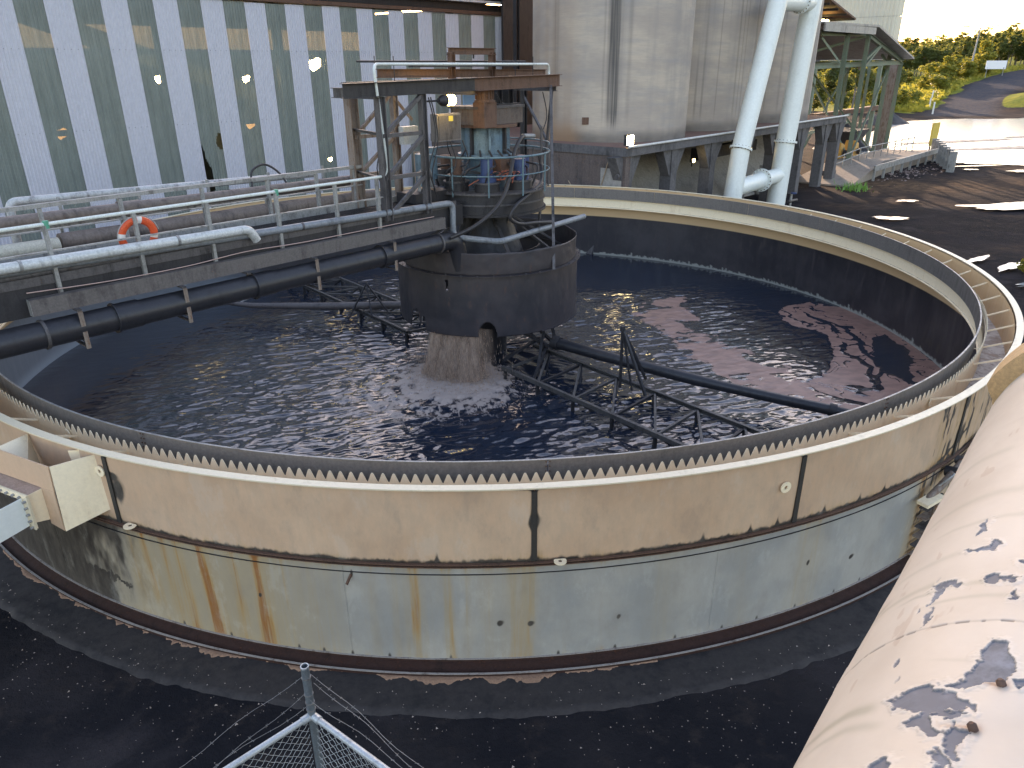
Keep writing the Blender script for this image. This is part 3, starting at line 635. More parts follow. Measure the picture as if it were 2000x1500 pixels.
calm = calm * (.25 + .75 * sstep(9.6, 7.0, RR)) * (1 - .85 * sa)
calm = calm * (.40 + .60 * sstep(-8.5, -2, X))
silver = np.exp(-(((X - 7.0) / 1.5) ** 2 + ((Y + .3) / 2.6) ** 2))
calm = calm * (1 - .70 * silver) * (1 - .35 * sb)
ca, sa_ = cos(.30), sin(.30); X2 = X * ca + Y * sa_; Y2 = -X * sa_ + Y * ca
rg = 1 - np.abs(2 * fbm(X2 * 1.5 + wx * .6, Y2 * 3.6 + wy * .6, 91, 3) - 1); rg2 = 1 - np.abs(2 * fbm(X2 * 3.6 + wx, Y2 * 8.5 + wy, 93, 2) - 1)
H = calm * (.046 * rg ** 1.5 + .015 * rg2) + .006 * fbm(X * 2, Y * 2, 95)
H += .05 * sstep(2.2, .8, df) * fbm(X * 5, Y * 5, 96) + .012 * np.sin(df * 14) * np.exp(-((df - 1.7) / .8) ** 2)
me = grid_mesh('water', X, Y, H, {'mask': np.stack([scum, foam, 1 - calm], -1)})
m, nt, b = new_mat('black slurry water'); s = attr(nt, 'mask'); n1 = tex_noise(nt, 3.2, 3, .55, (1, 1.7, 1)); n2 = tex_noise(nt, 22, 5, .7); n0 = tex_noise(nt, .5, 4, .6)
c = mixc(nt, ramp(nt, n0, .35, .7), (.008, .017, .034), (.018, .022, .034))
sk = ramp(nt, mmath(nt, 'ADD', s[0], mmath(nt, 'MULTIPLY', mmath(nt, 'SUBTRACT', n2, .5), .5)), .40, .55)
c = mixc(nt, sk, c, mixc(nt, ramp(nt, n1, .35, .7), (.34, .18, .135), (.22, .115, .09)))
fk = ramp(nt, mmath(nt, 'ADD', s[1], mmath(nt, 'MULTIPLY', mmath(nt, 'SUBTRACT', mmath(nt, 'ADD', mmath(nt, 'MULTIPLY', n2, .6), mmath(nt, 'MULTIPLY', n1, .4)), .5), 1.6)), .30, 1.0)
c = mixc(nt, fk, c, (.42, .34, .30)); nt.links.new(c, b.inputs['Base Color'])
rg_ = mmath(nt, 'ADD', mmath(nt, 'MULTIPLY', sk, .42), mmath(nt, 'MULTIPLY', fk, .5)); nt.links.new(mmath(nt, 'ADD', rg_, .10), b.inputs['Roughness'])
b.inputs['IOR'].default_value = 1.8
hh = mmath(nt, 'MULTIPLY', mmath(nt, 'ADD', n1, mmath(nt, 'MULTIPLY', n2, .08)), ramp(nt, s[2], .1, .9, 1, .12)); bump(nt, b, hh, .35, .03)
link('water', me, m, kind='structure')

# slurry falling from the feedwell
m, nt, b = new_mat('falling brown slurry'); n1 = tex_noise(nt, 11, 6, .7, (1, 1, .14), .4); n2 = tex_noise(nt, 48, 4, .7, (1, 1, .30)); n3 = tex_noise(nt, 3, 3, .5, (1, 1, .3))
nt.links.new(mixc(nt, ramp(nt, n1, .38, .66), (.30, .20, .145), (.50, .355, .26)), b.inputs['Base Color']); b.inputs['Roughness'].default_value = .45
b.inputs['Subsurface Weight'].default_value = .0
sp = attr(nt, 'mask')
al = mmath(nt, 'MULTIPLY', ramp(nt, mmath(nt, 'ADD', mmath(nt, 'MULTIPLY', n1, .65), mmath(nt, 'MULTIPLY', n2, .35)), .26, .52), sp[0]); nt.links.new(al, b.inputs['Alpha']); bump(nt, b, n1, .5, .02); fall_mat = m
mb_v = []; 
def curtain(r_top, r_bot, a0, a1, dens, seed):
    a, z = np.meshgrid(np.linspace(a0, a1, 90), np.linspace(0, 1, 30), indexing='ij')
    mid = (a0 + a1) / 2; aa = mid + (a - mid) * (1 + .26 * z ** 1.5); r = r_top + (r_bot - r_top) * z ** 1.4 + (fbm(a * .35, z * 1.2, seed) - .5) * .16 * (.3 + z)
    zz = 1.16 * (1 - z) + .01; t = np.radians(aa); den = dens * sstep(0, 3, a - a0) * sstep(0, 6, a1 - a) * (1 - .25 * z)
    return r * np.cos(t), r * np.sin(t), zz, den
fl = T('falling_slurry', 'brown slurry pouring in a curtain from the dark feedwell into the tank', 'water stream', (-.6, -2, 0), kind='stuff')
fl.e['kind'] = 'stuff'
Xs = []
allm = []
for k, (rt, rb, a0, a1, dn) in enumerate([(2.03, 2.25, 231, 266, 1.0), (1.95, 2.12, 230, 268, 1.0), (1.82, 1.9, 233, 270, .9), (1.9, 2.05, 258, 276, .4), (2.0, 2.42, 234, 264, .5)]):
    x, y, z, den = curtain(rt, rb, a0, a1, dn, 100 + k)
    me = grid_mesh('curtain_sheet', x + .6, y + 2, z, {'mask': np.stack([den] * 3, -1)}); link('curtain_sheet', me, fall_mat, fl)
mb = MB()
for i in range(3800):
    a = random.gauss(248, 11); z = random.random() ** 1.6 * 1.05 + .02; k = 1 - z; r = 2.0 + random.gauss(0, .10) + .25 * k ** 1.5 + abs(random.gauss(0, .16)) * k; t = R(248 + (a - 248) * (1 + .3 * k))
    L = random.uniform(.015, .09); w = random.uniform(.0025, .005); c = np.array([r * cos(t), r * sin(t), z]); d = np.array([-sin(t), cos(t), 0])
    mb.add([c - d * w, c + d * w, c + [0, 0, L], c - [0, 0, L * .5], c + np.array([cos(t), sin(t), 0]) * w], [(0, 4, 2), (4, 1, 2), (0, 3, 4), (4, 3, 1)])
for i in range(1500):     # splash crown drops
    t = random.uniform(0, 2 * pi); r = abs(random.gauss(0, .6)) + .5; c = np.array([-.7 + r * cos(t) * 1.1, -2.15 + r * sin(t) * .8, abs(random.gauss(0, .14)) * max(.1, 1.4 - r) + .03]); w = random.uniform(.004, .011)
    mb.add([c + [w, 0, 0], c + [-w, w, 0], c + [-w, -w, 0], c + [0, 0, w * 1.6], c - [0, 0, w]], [(0, 1, 3), (1, 2, 3), (2, 0, 3), (1, 0, 4), (2, 1, 4), (0, 2, 4)])
mb.build('slurry_drops', plain('slurry drops', (.42, .30, .22), .35), fl)

# ================================================================== FEEDWELL
fw = T('feedwell', 'dark steel feedwell drum hanging over the middle of the tank', 'drum', (0, 0, 1.05))
m, nt, b = new_mat('soot coated feedwell steel'); n1 = tex_noise(nt, 1.6, 7, .65); n2 = tex_noise(nt, 7, 6, .7, (1, 1, .35)); n3 = tex_noise(nt, 30, 4, .7)
c = mixc(nt, ramp(nt, n1, .3, .7), (.028, .026, .031), (.052, .043, .046)); c = mixc(nt, ramp(nt, n2, .56, .72), c, (.085, .05, .042)); c = mixc(nt, ramp(nt, n3, .68, .75), c, (.14, .11, .10))
nt.links.new(c, b.inputs['Base Color']); nt.links.new(ramp(nt, n2, .3, .7, .42, .68), b.inputs['Roughness']); b.inputs['Metallic'].default_value = .15; bump(nt, b, n3, .25, .006); fwm = m
a, z = np.meshgrid(np.linspace(0, 360, 721), np.linspace(1.06, 2.40, 61), indexing='ij')
ac = (a[:-1, :-1] + a[1:, 1:]) / 2; zc = (z[:-1, :-1] + z[1:, 1:]) / 2
keep = np.ones(ac.shape, bool)
jz = (fbm(ac * .5, zc * 6, 5) - .5)
keep &= ~((np.abs(ac - 271) < 5.6 * np.sqrt(np.clip(1 - ((zc - 1.06) / .34) ** 2, 0, 1))) & (zc < 1.40))
keep &= ~((np.abs(ac - 221 + jz * 3) < 5.5 - (zc - 1.06) * 8) & (zc < 1.50 + jz * .25))
keep &= ~((np.abs(ac - 228.5 + jz * 2) < 2.2 - (zc - 1.06) * 3) & (zc < 1.34 + jz * .2))
keep &= ~((np.abs(ac - 247.2) < .75 + .3 * np.sin(zc * 20)) & (zc > 2.05) & (zc < 2.28))
t = np.radians(a); rr_ = 2.10 + (fbm(a * .05, z * 2, 6) - .5) * .02 + .03 * sstep(.35, .0, z - 1.06) * sstep(30, 0, np.abs(a - 235))
o = link('skirt', grid_mesh('skirt', rr_ * np.cos(t), rr_ * np.sin(t), z - 1.05, keep=keep), fwm, fw); md = o.modifiers.new('thick', 'SOLIDIFY'); md.thickness = .012; md.offset = -1
a, z = np.meshgrid(np.linspace(-150, 70, 441), np.linspace(2.405, 2.88, 14), indexing='ij'); t = np.radians(a)
zt = z - 1.05 + (z > 2.86) * ((fbm(a * .09, z * 0, 8) - .5) * .05)
rr_ = 2.06 + (fbm(a * .06, z * 2, 16) - .5) * .05
o = link('upper_band', grid_mesh('upper_band', rr_ * np.cos(t), rr_ * np.sin(t), zt), fwm, fw); md = o.modifiers.new('thick', 'SOLIDIFY'); md.thickness = .012; md.offset = -1
mb = MB(); mb.ring(2.02, 2.17, 2.395, 2.41, 0, 360, 160); mb.build('band_flange', fwm, fw)
for i in range(24):
    t = R(-150 + i * 9.3); MB().tube([(2.135 * cos(t), 2.135 * sin(t), 2.38), (2.135 * cos(t), 2.135 * sin(t), 2.43)], .016, 6).build('bolt', mid_steel, fw)
mb = MB(); mb.ring(2.09, 2.13, 1.06, 1.085, -55, 30, 60); mb.build('foot_rim', fwm, fw)
for k in range(8):
    t = R(k * 45 + 20); p = np.array([2.04 * cos(t), 2.04 * sin(t), 2.35]); q = np.array([.45 * cos(t), .45 * sin(t), 3.35]); MB().bar(p, q, .08, .05).build('stay', dark_steel if k % 2 else mid_steel, fw)
mb = MB(); mb.cyl((0, 0), .42, -.3, 3.5, 32); mb.build('centre_shaft', dark_steel, fw)
mb = MB(); mb.cyl((0, 0), .9, 2.3, 3.4, 32, .5); mb.build('shaft_cone', dark_steel, fw)
MB().ring(1.2, 1.24, 2.6, 2.66, 0, 360, 60).build('inner_ring', dark_steel, fw)
for sgn in (0, 1):
    for dd in (0, 40): 
        t = R(120 + dd + 180 * sgn); MB().ibeam((.5 * cos(t), .5 * sin(t), .9), (2.05 * cos(t), 2.05 * sin(t), 1.5), .08, .1).build('cross_beam', dark_steel, fw)

# ================================================================== RAKES
D_ = np.array([.649, -.760, 0]); S_ = np.array([.760, .649, 0])
def rake(label, sg, o1, o2, s0, s1, mats, at):
    rk = T('rake_arm', label, 'rake arm', at)
    n = int((s1 - s0) / 1.04); f = lambda o_, s_, z: D_ * s_ * sg + S_ * o_ + np.array([0, 0, z])
    MB().channel(f(o1, s0, .32), f(o1, s1, .32), .07, .09, .012, 1).build('chord', mats[0], rk); MB().channel(f(o2, s0 - .6, .32), f(o2, s1, .32), .07, .09, .012, -1).build('chord', mats[0], rk)
    MB().bar(f((o1 + o2) / 2, s0, -.25), f((o1 + o2) / 2, s1, -.15), .08, .08).build('lower_chord', mats[1], rk)
    for i in range(n + 1):
        s = s0 + .1 + i * (s1 - s0 - .2) / n; s2 = s + .5 * (s1 - s0) / n
        MB().bar(f(o1, s, .29), f(o2, s - .15, .29), .05, .05).build('brace', mats[i % 2], rk)
        if i < n: MB().bar(f(o2, s - .15, .30), f(o1, s + (s1 - s0 - .2) / n, .30), .045, .05).build('brace', mats[0], rk)
        for o_, so in ((o1, 0), (o2, -.15)):
            MB().bar(f(o_, s + so, .31), f(o_, s + so, -.12), .055, .055, D_).build('leg', mats[1], rk)
            MB().bar(f(o_, s + so + .03, .29), f((o_ * .35 + (o1 + o2) / 2 * .65), s + so + .42, -.10), .04, .04).build('leg_strut', mats[1], rk)
    return rk, f
pale_st = dirty('dust topped rake steel', (.10, .095, .09), (.03, .03, .033), (.30, .23, .18), .6, .2, 5, .6, .42)
rk1, f1 = rake('black latticed rake arm reaching from the feedwell towards the near right wall', 1, -1.05, .40, 1.75, 9.3, (pale_st, dark_steel), (1, -1, 0))
rk2, f2 = rake('latticed rake arm with dust covered top reaching back left under the bridge', -1, -1.32, -.10, 1.6, 8.6, (pale_st, dark_steel), (-1, 1, 0))
tip = np.array([2.74, -3.36, 1.66])
for q, w in (((2.74, -3.38, .42), .045), ((3.18, -3.85, .44), .05), ((3.32, -3.05, .46), .05), ((2.95, -3.6, .44), .035)): MB().bar(tip, q, w, w).build('mast_leg', dark_steel, rk1)
MB().tube([tip - [0, 0, .04], tip + [0, 0, .07]], .05, 10).build('mast_cap', dark_steel, rk1)
for p_, q_ in (((.55, -.45, 1.0), (1.35, -1.25, .45)), ((.3, -.9, 1.05), (1.5, -1.35, .5)), ((1.45, -.5, .95), (1.6, -1.3, .5)), ((.9, -.2, .9), (1.62, -1.25, .48)), ((1.35, -1.25, .5), (1.0, -2.3, .1)), ((1.3, -1.1, .95), (1.1, -1.9, .05)), ((1.2, -.9, .6), (.35, -1.9, .45))):
    MB().bar(p_, q_, .06, .06).build('hub_strut', dark_steel, rk1)
top2 = np.array([-3.3, 1.95, 1.15])
for q in ((-3.7, 1.45, .42), (-3.1, 1.3, .42), (-2.75, 1.75, .42)): MB().bar(top2, q, .035, .035).build('mast_leg', dark_steel, rk2)
tp = T('torque_pipe', 'long black pipe lying along the right hand rake arm towards the far right wall', 'pipe', (1.6, -1.3, .6))
MB().tube(smooth_path([(1.55, -1.28, .62), (2.9, -2.3, .58), (4.7, -3.5, .50), (6.95, -4.55, .34), (7.9, -4.95, .28)], 5), [.125] * 5 + [.12] * 5 + [.105] * 5 + [.09] * 6, 20).build('pipe', black_pipe, tp)
MB().tube([(1.50, -1.24, .63), (1.64, -1.35, .61)], .16, 20).build('end_collar', dark_steel, tp); MB().tube([(6.6, -4.38, .37), (6.72, -4.44, .36)], .125, 16).build('clamp', dark_steel, tp)
tp2 = T('torque_pipe', 'tapered dark boom pipe reaching left from the feedwell close above the water', 'pipe', (-2.4, 2, .45))
MB().tube([(-2.0, 1.95, .55), (-4.5, 2.1, .48), (-6.6, 2.4, .42), (-8.2, 2.75, .50)], [.10, .10, .075, .03], 14).build('pipe', rust_pale if False else dirty('brown grey boom', (.13, .11, .105), (.05, .045, .045), (.2, .15, .12), .55, .1, 4, .5, .4), tp2)
MB().tube([(-7.0, 2.55, .45), (-6.3, 3.6, .62)], .02, 6).build('stay_rod', galv, tp2)

# ================================================================== BRIDGE
br = T('bridge', 'steel access bridge with handrails running from the left edge to the feedwell', 'bridge', W(-8, 0, 3.4))
U0 = -13.5
MB().channel(W(U0, -.60, 3.58), W(-1.4, -.60, 3.58), .09, .42, .012, 1).build('girder', dark_steel, br)
MB().channel(W(U0, .62, 3.58), W(-1.4, .62, 3.58), .09, .42, .012, -1).build('girder', dark_steel, br)
MB().channel(W(-9.62, -.80, 3.53), W(-2.1, -.80, 3.53), .12, .22, .012, 1).build('cable_tray_beam', dirty('grey brown tray steel', (.15, .135, .13), (.07, .06, .06), (.16, .09, .06), .6, .3, 2.5, .5, .4), br)
mb = MB(); mb.bar(W(-9.62, -.86, 3.53), W(-9.62, -.74, 3.53), .014, .22); mb.build('tray_end_plate', galv, br)
# open grating: bearing bars built one by one, joined as they are too thin to pick apart
mb = MB()
for i in range(26): v_ = -.52 + i * .042; mb.bar(W(U0, v_, 3.80), W(-1.0, v_, 3.80), .006, .03)
for i in range(62): u_ = U0 + i * .2; mb.bar(W(u_, -.54, 3.79), W(u_, .54, 3.79), .02, .012)
mb.build('grating', dark_steel, br, kind='stuff')
for i in range(16): u_ = -13 + i * .75; MB().channel(W(u_, -.6, 3.50), W(u_, .6, 3.50), .06, .10).build('cross_member', dark_steel, br)
MB().bar(W(U0, -.66, 3.83), W(-1.6, -.66, 3.83), .012, .12).build('kick_plate', mid_steel, br); MB().bar(W(U0, .66, 3.85), W(-1.6, .66, 3.85), .012, .12).build('kick_plate', galv, br)
us = [-11.6, -10.5, -9.18, -8.02, -6.92, -5.72, -4.55, -3.62]
for u_ in us: MB().bar(W(u_, -.68, 3.62), W(u_, -.68, 4.54), .065, .05, E1).build('handrail_post', galv, br)
for u_ in [-11.2, -10.0, -8.8, -7.65, -6.3, -5.05, -4.0, -3.1]: MB().bar(W(u_, .68, 3.62), W(u_, .68, 4.56), .065, .05, E1).build('handrail_post', galv, br)
MB().tube(bend([W(U0, -.68, 4.545), W(-3.42, -.68, 4.57), W(-3.35, -.70, 4.72), W(-3.52, -.72, 6.40), W(-3.40, -.62, 6.48), W(1.55, -.5, 6.46), W(1.65, -.45, 6.35), W(1.65, -.45, 5.9)], .07), .026, 10).build('conduit_rail', dirty('pale plastic conduit', (.66, .70, .66), (.38, .38, .34), None, .4, 0, 4, .4), br)
MB().bar(W(U0, -.68, 4.20), W(-3.3, -.68, 4.20), .045, .02).build('mid_rail', galv, br)
MB().bar(W(U0, .68, 4.60), W(-2.9, .68, 4.60), .075, .06).build('top_rail', galv, br); MB().bar(W(U0, .68, 4.24), W(-2.9, .68, 4.24), .045, .02).build('mid_rail', galv, br)
for u_ in (-9.15, -5.70): MB().tube([W(u_, -.68, 4.50), W(u_, -.68, 4.60)], .038, 10).build('rail_clip', plain('green tape', (.06, .30, .20), .5), br)
# brackets that carry the near pipe
for u_ in (-9.1, -7.62, -6.55, -5.28, -3.55):
    big = u_ in (-9.1, -7.62, -5.28, -3.55)
    bk = T('pipe_hanger', {-9.1: 'steel hanger under the tray beam, first from the left edge', -7.62: 'steel hanger second from the left on the big black pipe', -6.55: 'small bracket above the big black pipe between the second and third hangers', -5.28: 'steel hanger third from the left on the big black pipe', -3.55: 'steel hanger nearest the feedwell on the big black pipe'}[u_], 'hanger', W(u_, -.8, 3.3), 'hangers along the black pipe')
    MB().bar(W(u_, -.98, 3.41), W(u_, -.55, 3.41), .06, .03).build('top_arm', mid_steel, bk)
    if big:
        MB().angle(W(u_, -.97, 3.40), W(u_, -.97, 2.86), .06, .012, E1).build('drop', rust_pale, bk); MB().bar(W(u_, -.99, 2.88), W(u_, -.6, 2.88), .05, .02).build('foot', mid_steel, bk); MB().bar(W(u_ - .03, -.99, 2.98), W(u_, -.6, 2.98), .03, .015).build('saddle', mid_steel, bk)
def thing_pipe(label, pts, r, mat, rad=.15, name='pipe', n=14, clamps=(), cat='pipe', clampmat=None, coup=(), cscale=1.18):
    t = T(name, label, cat, P3(pts[0])); path = bend(pts, rad) if rad else [P3(p) for p in pts]
    MB().tube(path, r, n).build('run', mat, t)
    d = P3(pts[1]) - P3(pts[0]); L = np.linalg.norm(d); d /= L
    for s_ in clamps: c = P3(pts[0]) + d * s_; MB().tube([c - d * .02, c + d * .02], r * 1.12, n).build('clamp', clampmat or mid_steel, t)
    for s_ in coup:
        c = P3(pts[0]) + d * s_; MB().tube([c - d * .17, c + d * .17], r * cscale, n).build('coupling', mat, t); MB().tube([c - d * .19, c - d * .165], r * cscale * 1.1, n).build('coupling_lip', mat, t)
    return t
thing_pipe('big black slurry pipe slung along the near side of the bridge', [W(U0, -.82, 3.145), W(-1.78, -.82, 3.145), W(-1.70, -.82, 2.5)], .185, black_pipe, .28, n=24, coup=(5.05, 7.25, 9.9), clamps=(3.95, 11.2), cscale=1.09)
thing_pipe('second black pipe low under the bridge behind the big one', [W(U0, -.30, 2.98), W(-2.1, -.30, 2.98)], .16, dark_steel, 0, n=16)
thing_pipe('pale pipe nearest the camera lying on the bridge edge, bent down at its right end', [W(U0, -.78, 4.13), W(-6.33, -.78, 4.06), W(-6.22, -.78, 3.86)], .072, pale_pipe, .13, clamps=(3.9, 6.0), clampmat=galv)
thing_pipe('thin grey pipe beside the pale bent pipe, also bent down at its end', [W(U0, -.60, 3.93), W(-5.75, -.60, 3.91), W(-5.68, -.60, 3.72)], .05, mid_steel, .1)
thing_pipe('light grey pipe turning dark that bends down into the feedwell', [W(U0, -.62, 4.08), W(-1.75, -.72, 3.87), W(-1.80, -.75, 3.18), W(-1.25, -1.55, 3.10), W(2.1, -1.22, 3.10)], .062, dirty('grey blue slurry line', (.22, .24, .26), (.08, .08, .085), None, .5, .1, 2, .5), .16, clamps=(8.2, 11.0, 17.6))
thing_pipe('far pale pipe on the left wall side of the bridge, turned down at the left', [W(-8.9, 1.9, 3.6), W(-8.85, 1.9, 4.53), W(-3.2, 1.9, 4.38)], .065, dirty('streaked pale pipe', (.50, .50, .49), (.16, .15, .14), None, .5, .1, 3, .6), .12)
thing_pipe('brown pipe behind the far handrail of the bridge', [W(U0, 1.25, 4.36), W(-2.6, 1.25, 4.26)], .10, dirty('brown dusty pipe', (.20, .16, .14), (.09, .075, .07), (.16, .09, .06), .7, 0, 2, .6, .35), 0, coup=(6.2,))
thing_pipe('broad brown pipe low behind the life ring', [W(-8.5, 1.15, 3.95), W(-2.3, 1.15, 3.90)], .13, dirty('brown dusty pipe', (.2, .16, .14), (.09, .07, .07)), 0, coup=(1.2,))
thing_pipe('short cream pipe with rusty end behind the rails at the left edge', [W(U0, 1.05, 3.98), W(-8.55, 1.05, 3.93)], .115, dirty('cream pipe with rust spots', (.58, .55, .46), (.42, .36, .28), (.25, .13, .07), .5, 0, 3, .4, .35), 0)
for k, (v_, z_, lab) in enumerate([(1.55, 4.15, 'upper of two long beams beyond the bridge handrail'), (1.75, 3.75, 'lower of two long beams beyond the bridge handrail')]):
    t = T('service_beam', lab, 'beam', W(-8, v_, z_)); MB().channel(W(U0, v_, z_), W(-2.2, v_, z_), .10, .14).build('beam', galv if k == 0 else mid_steel, t)
    for i in range(8): MB().bar(W(-12 + i * 1.25, v_, z_ + .06), W(-12 + i * 1.25, v_, z_ + .42 if k == 0 else z_ + .3), .05, .04, E1).build('upright', galv, t)
# hoses and cables lying along the bridge
def hose(label, pts, r, mat, name='hose', n=8, cat='hose'):
    o = MB().tube(smooth_path(pts, 7), r, n).build(name, mat, None, label=label, cat=cat); return o
hose('black hose looped over the far pipe near the middle of the bridge', [W(-4.9, 1.5, 4.35), W(-4.8, 1.6, 4.62), W(-4.45, 1.7, 4.70), W(-4.2, 1.6, 4.5), W(-4.15, 1.4, 4.2)], .022, rubber)
hose('pale thin cable lying in the tray beam', [W(-9.6, -.74, 3.72), W(-8.5, -.72, 3.66), W(-7.4, -.74, 3.66), W(-6.4, -.72, 3.70), W(-5.4, -.76, 3.68), W(-4, -.72, 3.67), W(-3, -.76, 3.68), W(-2.3, -.74, 3.67)], .008, plain('pinkish cable', (.5, .34, .30), .5), 'cable', 5, 'cable')
hose('tangle of dark cable on the near pipes below the life ring', [W(-8.4, -.75, 4.02), W(-8.2, -.8, 4.10), W(-8.0, -.72, 4.02), W(-7.85, -.82, 4.08), W(-7.7, -.72, 4.03), W(-7.95, -.76, 4.12), W(-8.3, -.7, 4.05)], .014, rubber, 'cable', 6, 'cable')
# life ring
lr = T('life_ring', 'orange life ring with white bands hanging on the bridge handrail', 'life ring', W(-7.98, -.60, 4.22))
v = []; f = []; n, k = 48, 14
c0 = W(-7.98, -.60, 4.20); ax1 = E1; ax2 = np.array([0, 0, 1.]) * .98 - E2 * .2
mats = []
for i in range(n):
    t = 2 * pi * i / n; rd = ax1 * cos(t) + ax2 * sin(t)
    for j in range(k):
        p = 2 * pi * j / k; v.append(c0 + rd * (.235 + .055 * cos(p)) - E2 * .04 * sin(p))
orange = dirty('orange life ring foam', (.75, .10, .03), (.50, .07, .03), None, .5, 0, 6, .4); white_tape = plain('white tape', (.7, .68, .66), .5)
for seg in range(4):
    for nm_, r0_, r1_, mm_ in (('foam_segment', 0, 10, orange), ('white_band', 10, 12, white_tape)):
        mb = MB()
        for i in range(seg * 12 + r0_, seg * 12 + r1_):
            fs = [(i * k + j, ((i + 1) % n) * k + j, ((i + 1) % n) * k + (j + 1) % k, i * k + (j + 1) % k) for j in range(k)]
            mb.add([v[q] for ff in fs for q in ff], [tuple(range(4 * x, 4 * x + 4)) for x in range(k)], True)
        mb.build(nm_, mm_, lr)
MB().tube(smooth_path([c0 + ax1 * .30 * cos(t) + ax2 * .30 * sin(t) - E2 * .02 for t in np.linspace(.2, 2 * pi, 14)], 3), .007, 5).build('grab_line', plain('grey line', (.35, .33, .32), .7), lr)

# ================================================================== GANTRY
ga = T('gantry_frame', 'rusty steel gantry of posts, beams and braces over the drive', 'steel frame', W(-1, 0, 3.8))
MB().ibeam(W(-4.20, -.70, 6.06), W(-1.0, -.70, 6.10), .16, .24).build('beam', dark_steel, ga); MB().ibeam(W(-1.0, -.70, 6.10), W(1.72, -.70, 6.13), .16, .25).build('beam', rust_steel, ga)
MB().ibeam(W(-3.15, .70, 6.06), W(1.9, .70, 6.10), .16, .22).build('beam', mid_steel, ga)
MB().ibeam(W(-2.75, .15, 6.32), W(2.25, .15, 6.27), .12, .16).build('rail_beam', rust_steel, ga)
for u_ in (-3.4, -1.0, 1.6): MB().ibeam(W(u_, -.7, 5.99), W(u_, .7, 5.99), .12, .18).build('cross_beam', mid_steel, ga)
def gpost(u, v, z0, z1, w, mat, nm='post'): MB().ibeam(W(u, v, z0), W(u, v, z1), w, w, .014, E1).build(nm, mat, ga)
gpost(-3.43, -.70, 3.75, 5.94, .15, mid_steel); gpost(-2.42, -.70, 3.75, 5.96, .12, mid_steel); gpost(-3.02, .70, 3.75, 5.95, .20, rust_pale); gpost(-1.95, .70, 3.75, 5.97, .13, rust_pale)
gpost(2.1, .70, 3.0, 6.0, .12, dark_steel); MB().bar(W(1.60, -.6, 6.05), W(1.55, -.25, 2.75), .05, .05).build('hanger_post', mid_steel, ga)
MB().bar(W(1.35, -.75, 6.02), (1.47, -1.585, 2.40), .06, .05).build('hanger_post', mid_steel, ga)
for (a, b_) in ((5.28, 5.28), (4.53, 4.53)): MB().angle(W(-3.43, -.70, a), W(-2.42, -.70, b_), .07).build('rung', mid_steel, ga)
for (u0, z0, u1, z1) in ((-3.38, 5.30, -2.48, 5.93), (-3.38, 4.55, -2.46, 5.22), (-3.38, 3.85, -2.46, 4.48)): MB().angle(W(u0, -.72, z0), W(u1, -.72, z1), .065, .012).build('brace', mid_steel, ga)
for z_ in (5.16, 4.42): MB().angle(W(-3.02, .70, z_), W(-1.95, .70, z_), .07).build('rung', rust_pale, ga)
for (u0, z0, u1, z1) in ((-2.95, 5.2, -2.05, 5.9), (-2.95, 4.45, -2.0, 5.1), (-2.0, 5.9, -1.5, 5.4)): MB().angle(W(u0, .70, z0), W(u1, .70, z1), .065).build('brace', rust_pale, ga)
MB().angle(W(2.1, .70, 5.75), W(1.62, -.5, 4.75), .05).build('brace', mid_steel, ga); MB().angle(W(-3.43, -.7, 4.5), W(-3.02, .7, 4.5), .06).build('rung', mid_steel, ga); MB().angle(W(-3.43, -.7, 5.3), W(-3.02, .7, 5.3), .06).build('rung', mid_steel, ga)
for u_ in (-.80, .42): MB().ibeam(W(u_, .15, 6.12), W(u_, .15, 6.70), .12, .12, .012, E1).build('lifting_post', rust_steel, ga)
MB().ibeam(W(-.88, .15, 6.72), W(.50, .15, 6.72), .12, .13).build('lifting_beam', rust_steel, ga)
MB().tube([W(-.15, .15, 6.66), W(-.15, .15, 6.58)], .02, 6).build('hook_eye', dark_steel, ga)
for u_ in (-2.55, -3.0, .9, 1.5): MB().tube([W(u_, -.1, 6.15), W(u_, -.1, 6.62)], .009, 6).build('rod', dark_steel, ga)
MB().tube([W(-3.1, .3, 6.53), W(1.7, .3, 6.52)], .02, 8).build('upper_conduit', dark_steel, ga)
MB().uvbox(-2.0, 1.1, -.02, .12, 6.42, 6.46).build('ladder_tray', dark_steel, ga)

# ================================================================== DRIVE UNIT
dr = T('rake_drive', 'big round rake drive with blue gearbox column and rusty motor', 'gear drive', (0, 0, 3.4))
mb = MB(); mb.cyl((0, 0), 1.30, 3.50, 3.93, 96); mb.build('turntable_drum', dark_steel, dr)
MB().ring(1.0, 1.38, 3.93, 3.965, 0, 360, 96).build('deck_rim', mid_steel, dr); MB().ring(1.22, 1.35, 3.47, 3.52, 0, 360, 96).build('lower_rim', dark_steel, dr); MB().ring(1.30, 1.33, 3.70, 3.73, 0, 360, 96).build('middle_band', mid_steel, dr)
mb = MB(); mb.cyl((0, 0), 1.0, 3.93, 3.955, 64); mb.build('deck_plate', dirty('deck plate', (.10, .12, .14), (.04, .04, .045), (.13, .09, .07), .5, .2, 3, .5, .3), dr)
for i in range(20):
    t = R(i * 18); MB().tube([(1.345 * cos(t), 1.345 * sin(t), 3.955), (1.345 * cos(t), 1.345 * sin(t), 3.99)], .018, 6).build('bolt', mid_steel, dr)
mb = MB(); mb.cyl((0, .05), .50, 3.95, 4.62, 48); mb.build('lower_column', dirty('stained blue black column', (.06, .12, .16), (.03, .03, .035), (.16, .08, .05), .55, 0, 3, .6, .45), dr)
mb = MB(); mb.cyl((0, .05), .62, 4.62, 4.66, 48); mb.build('column_collar', blue_paint, dr)
mb = MB(); mb.cyl((0, .05), .47, 4.66, 5.22, 48); mb.build('blue_column', blue_paint, dr)
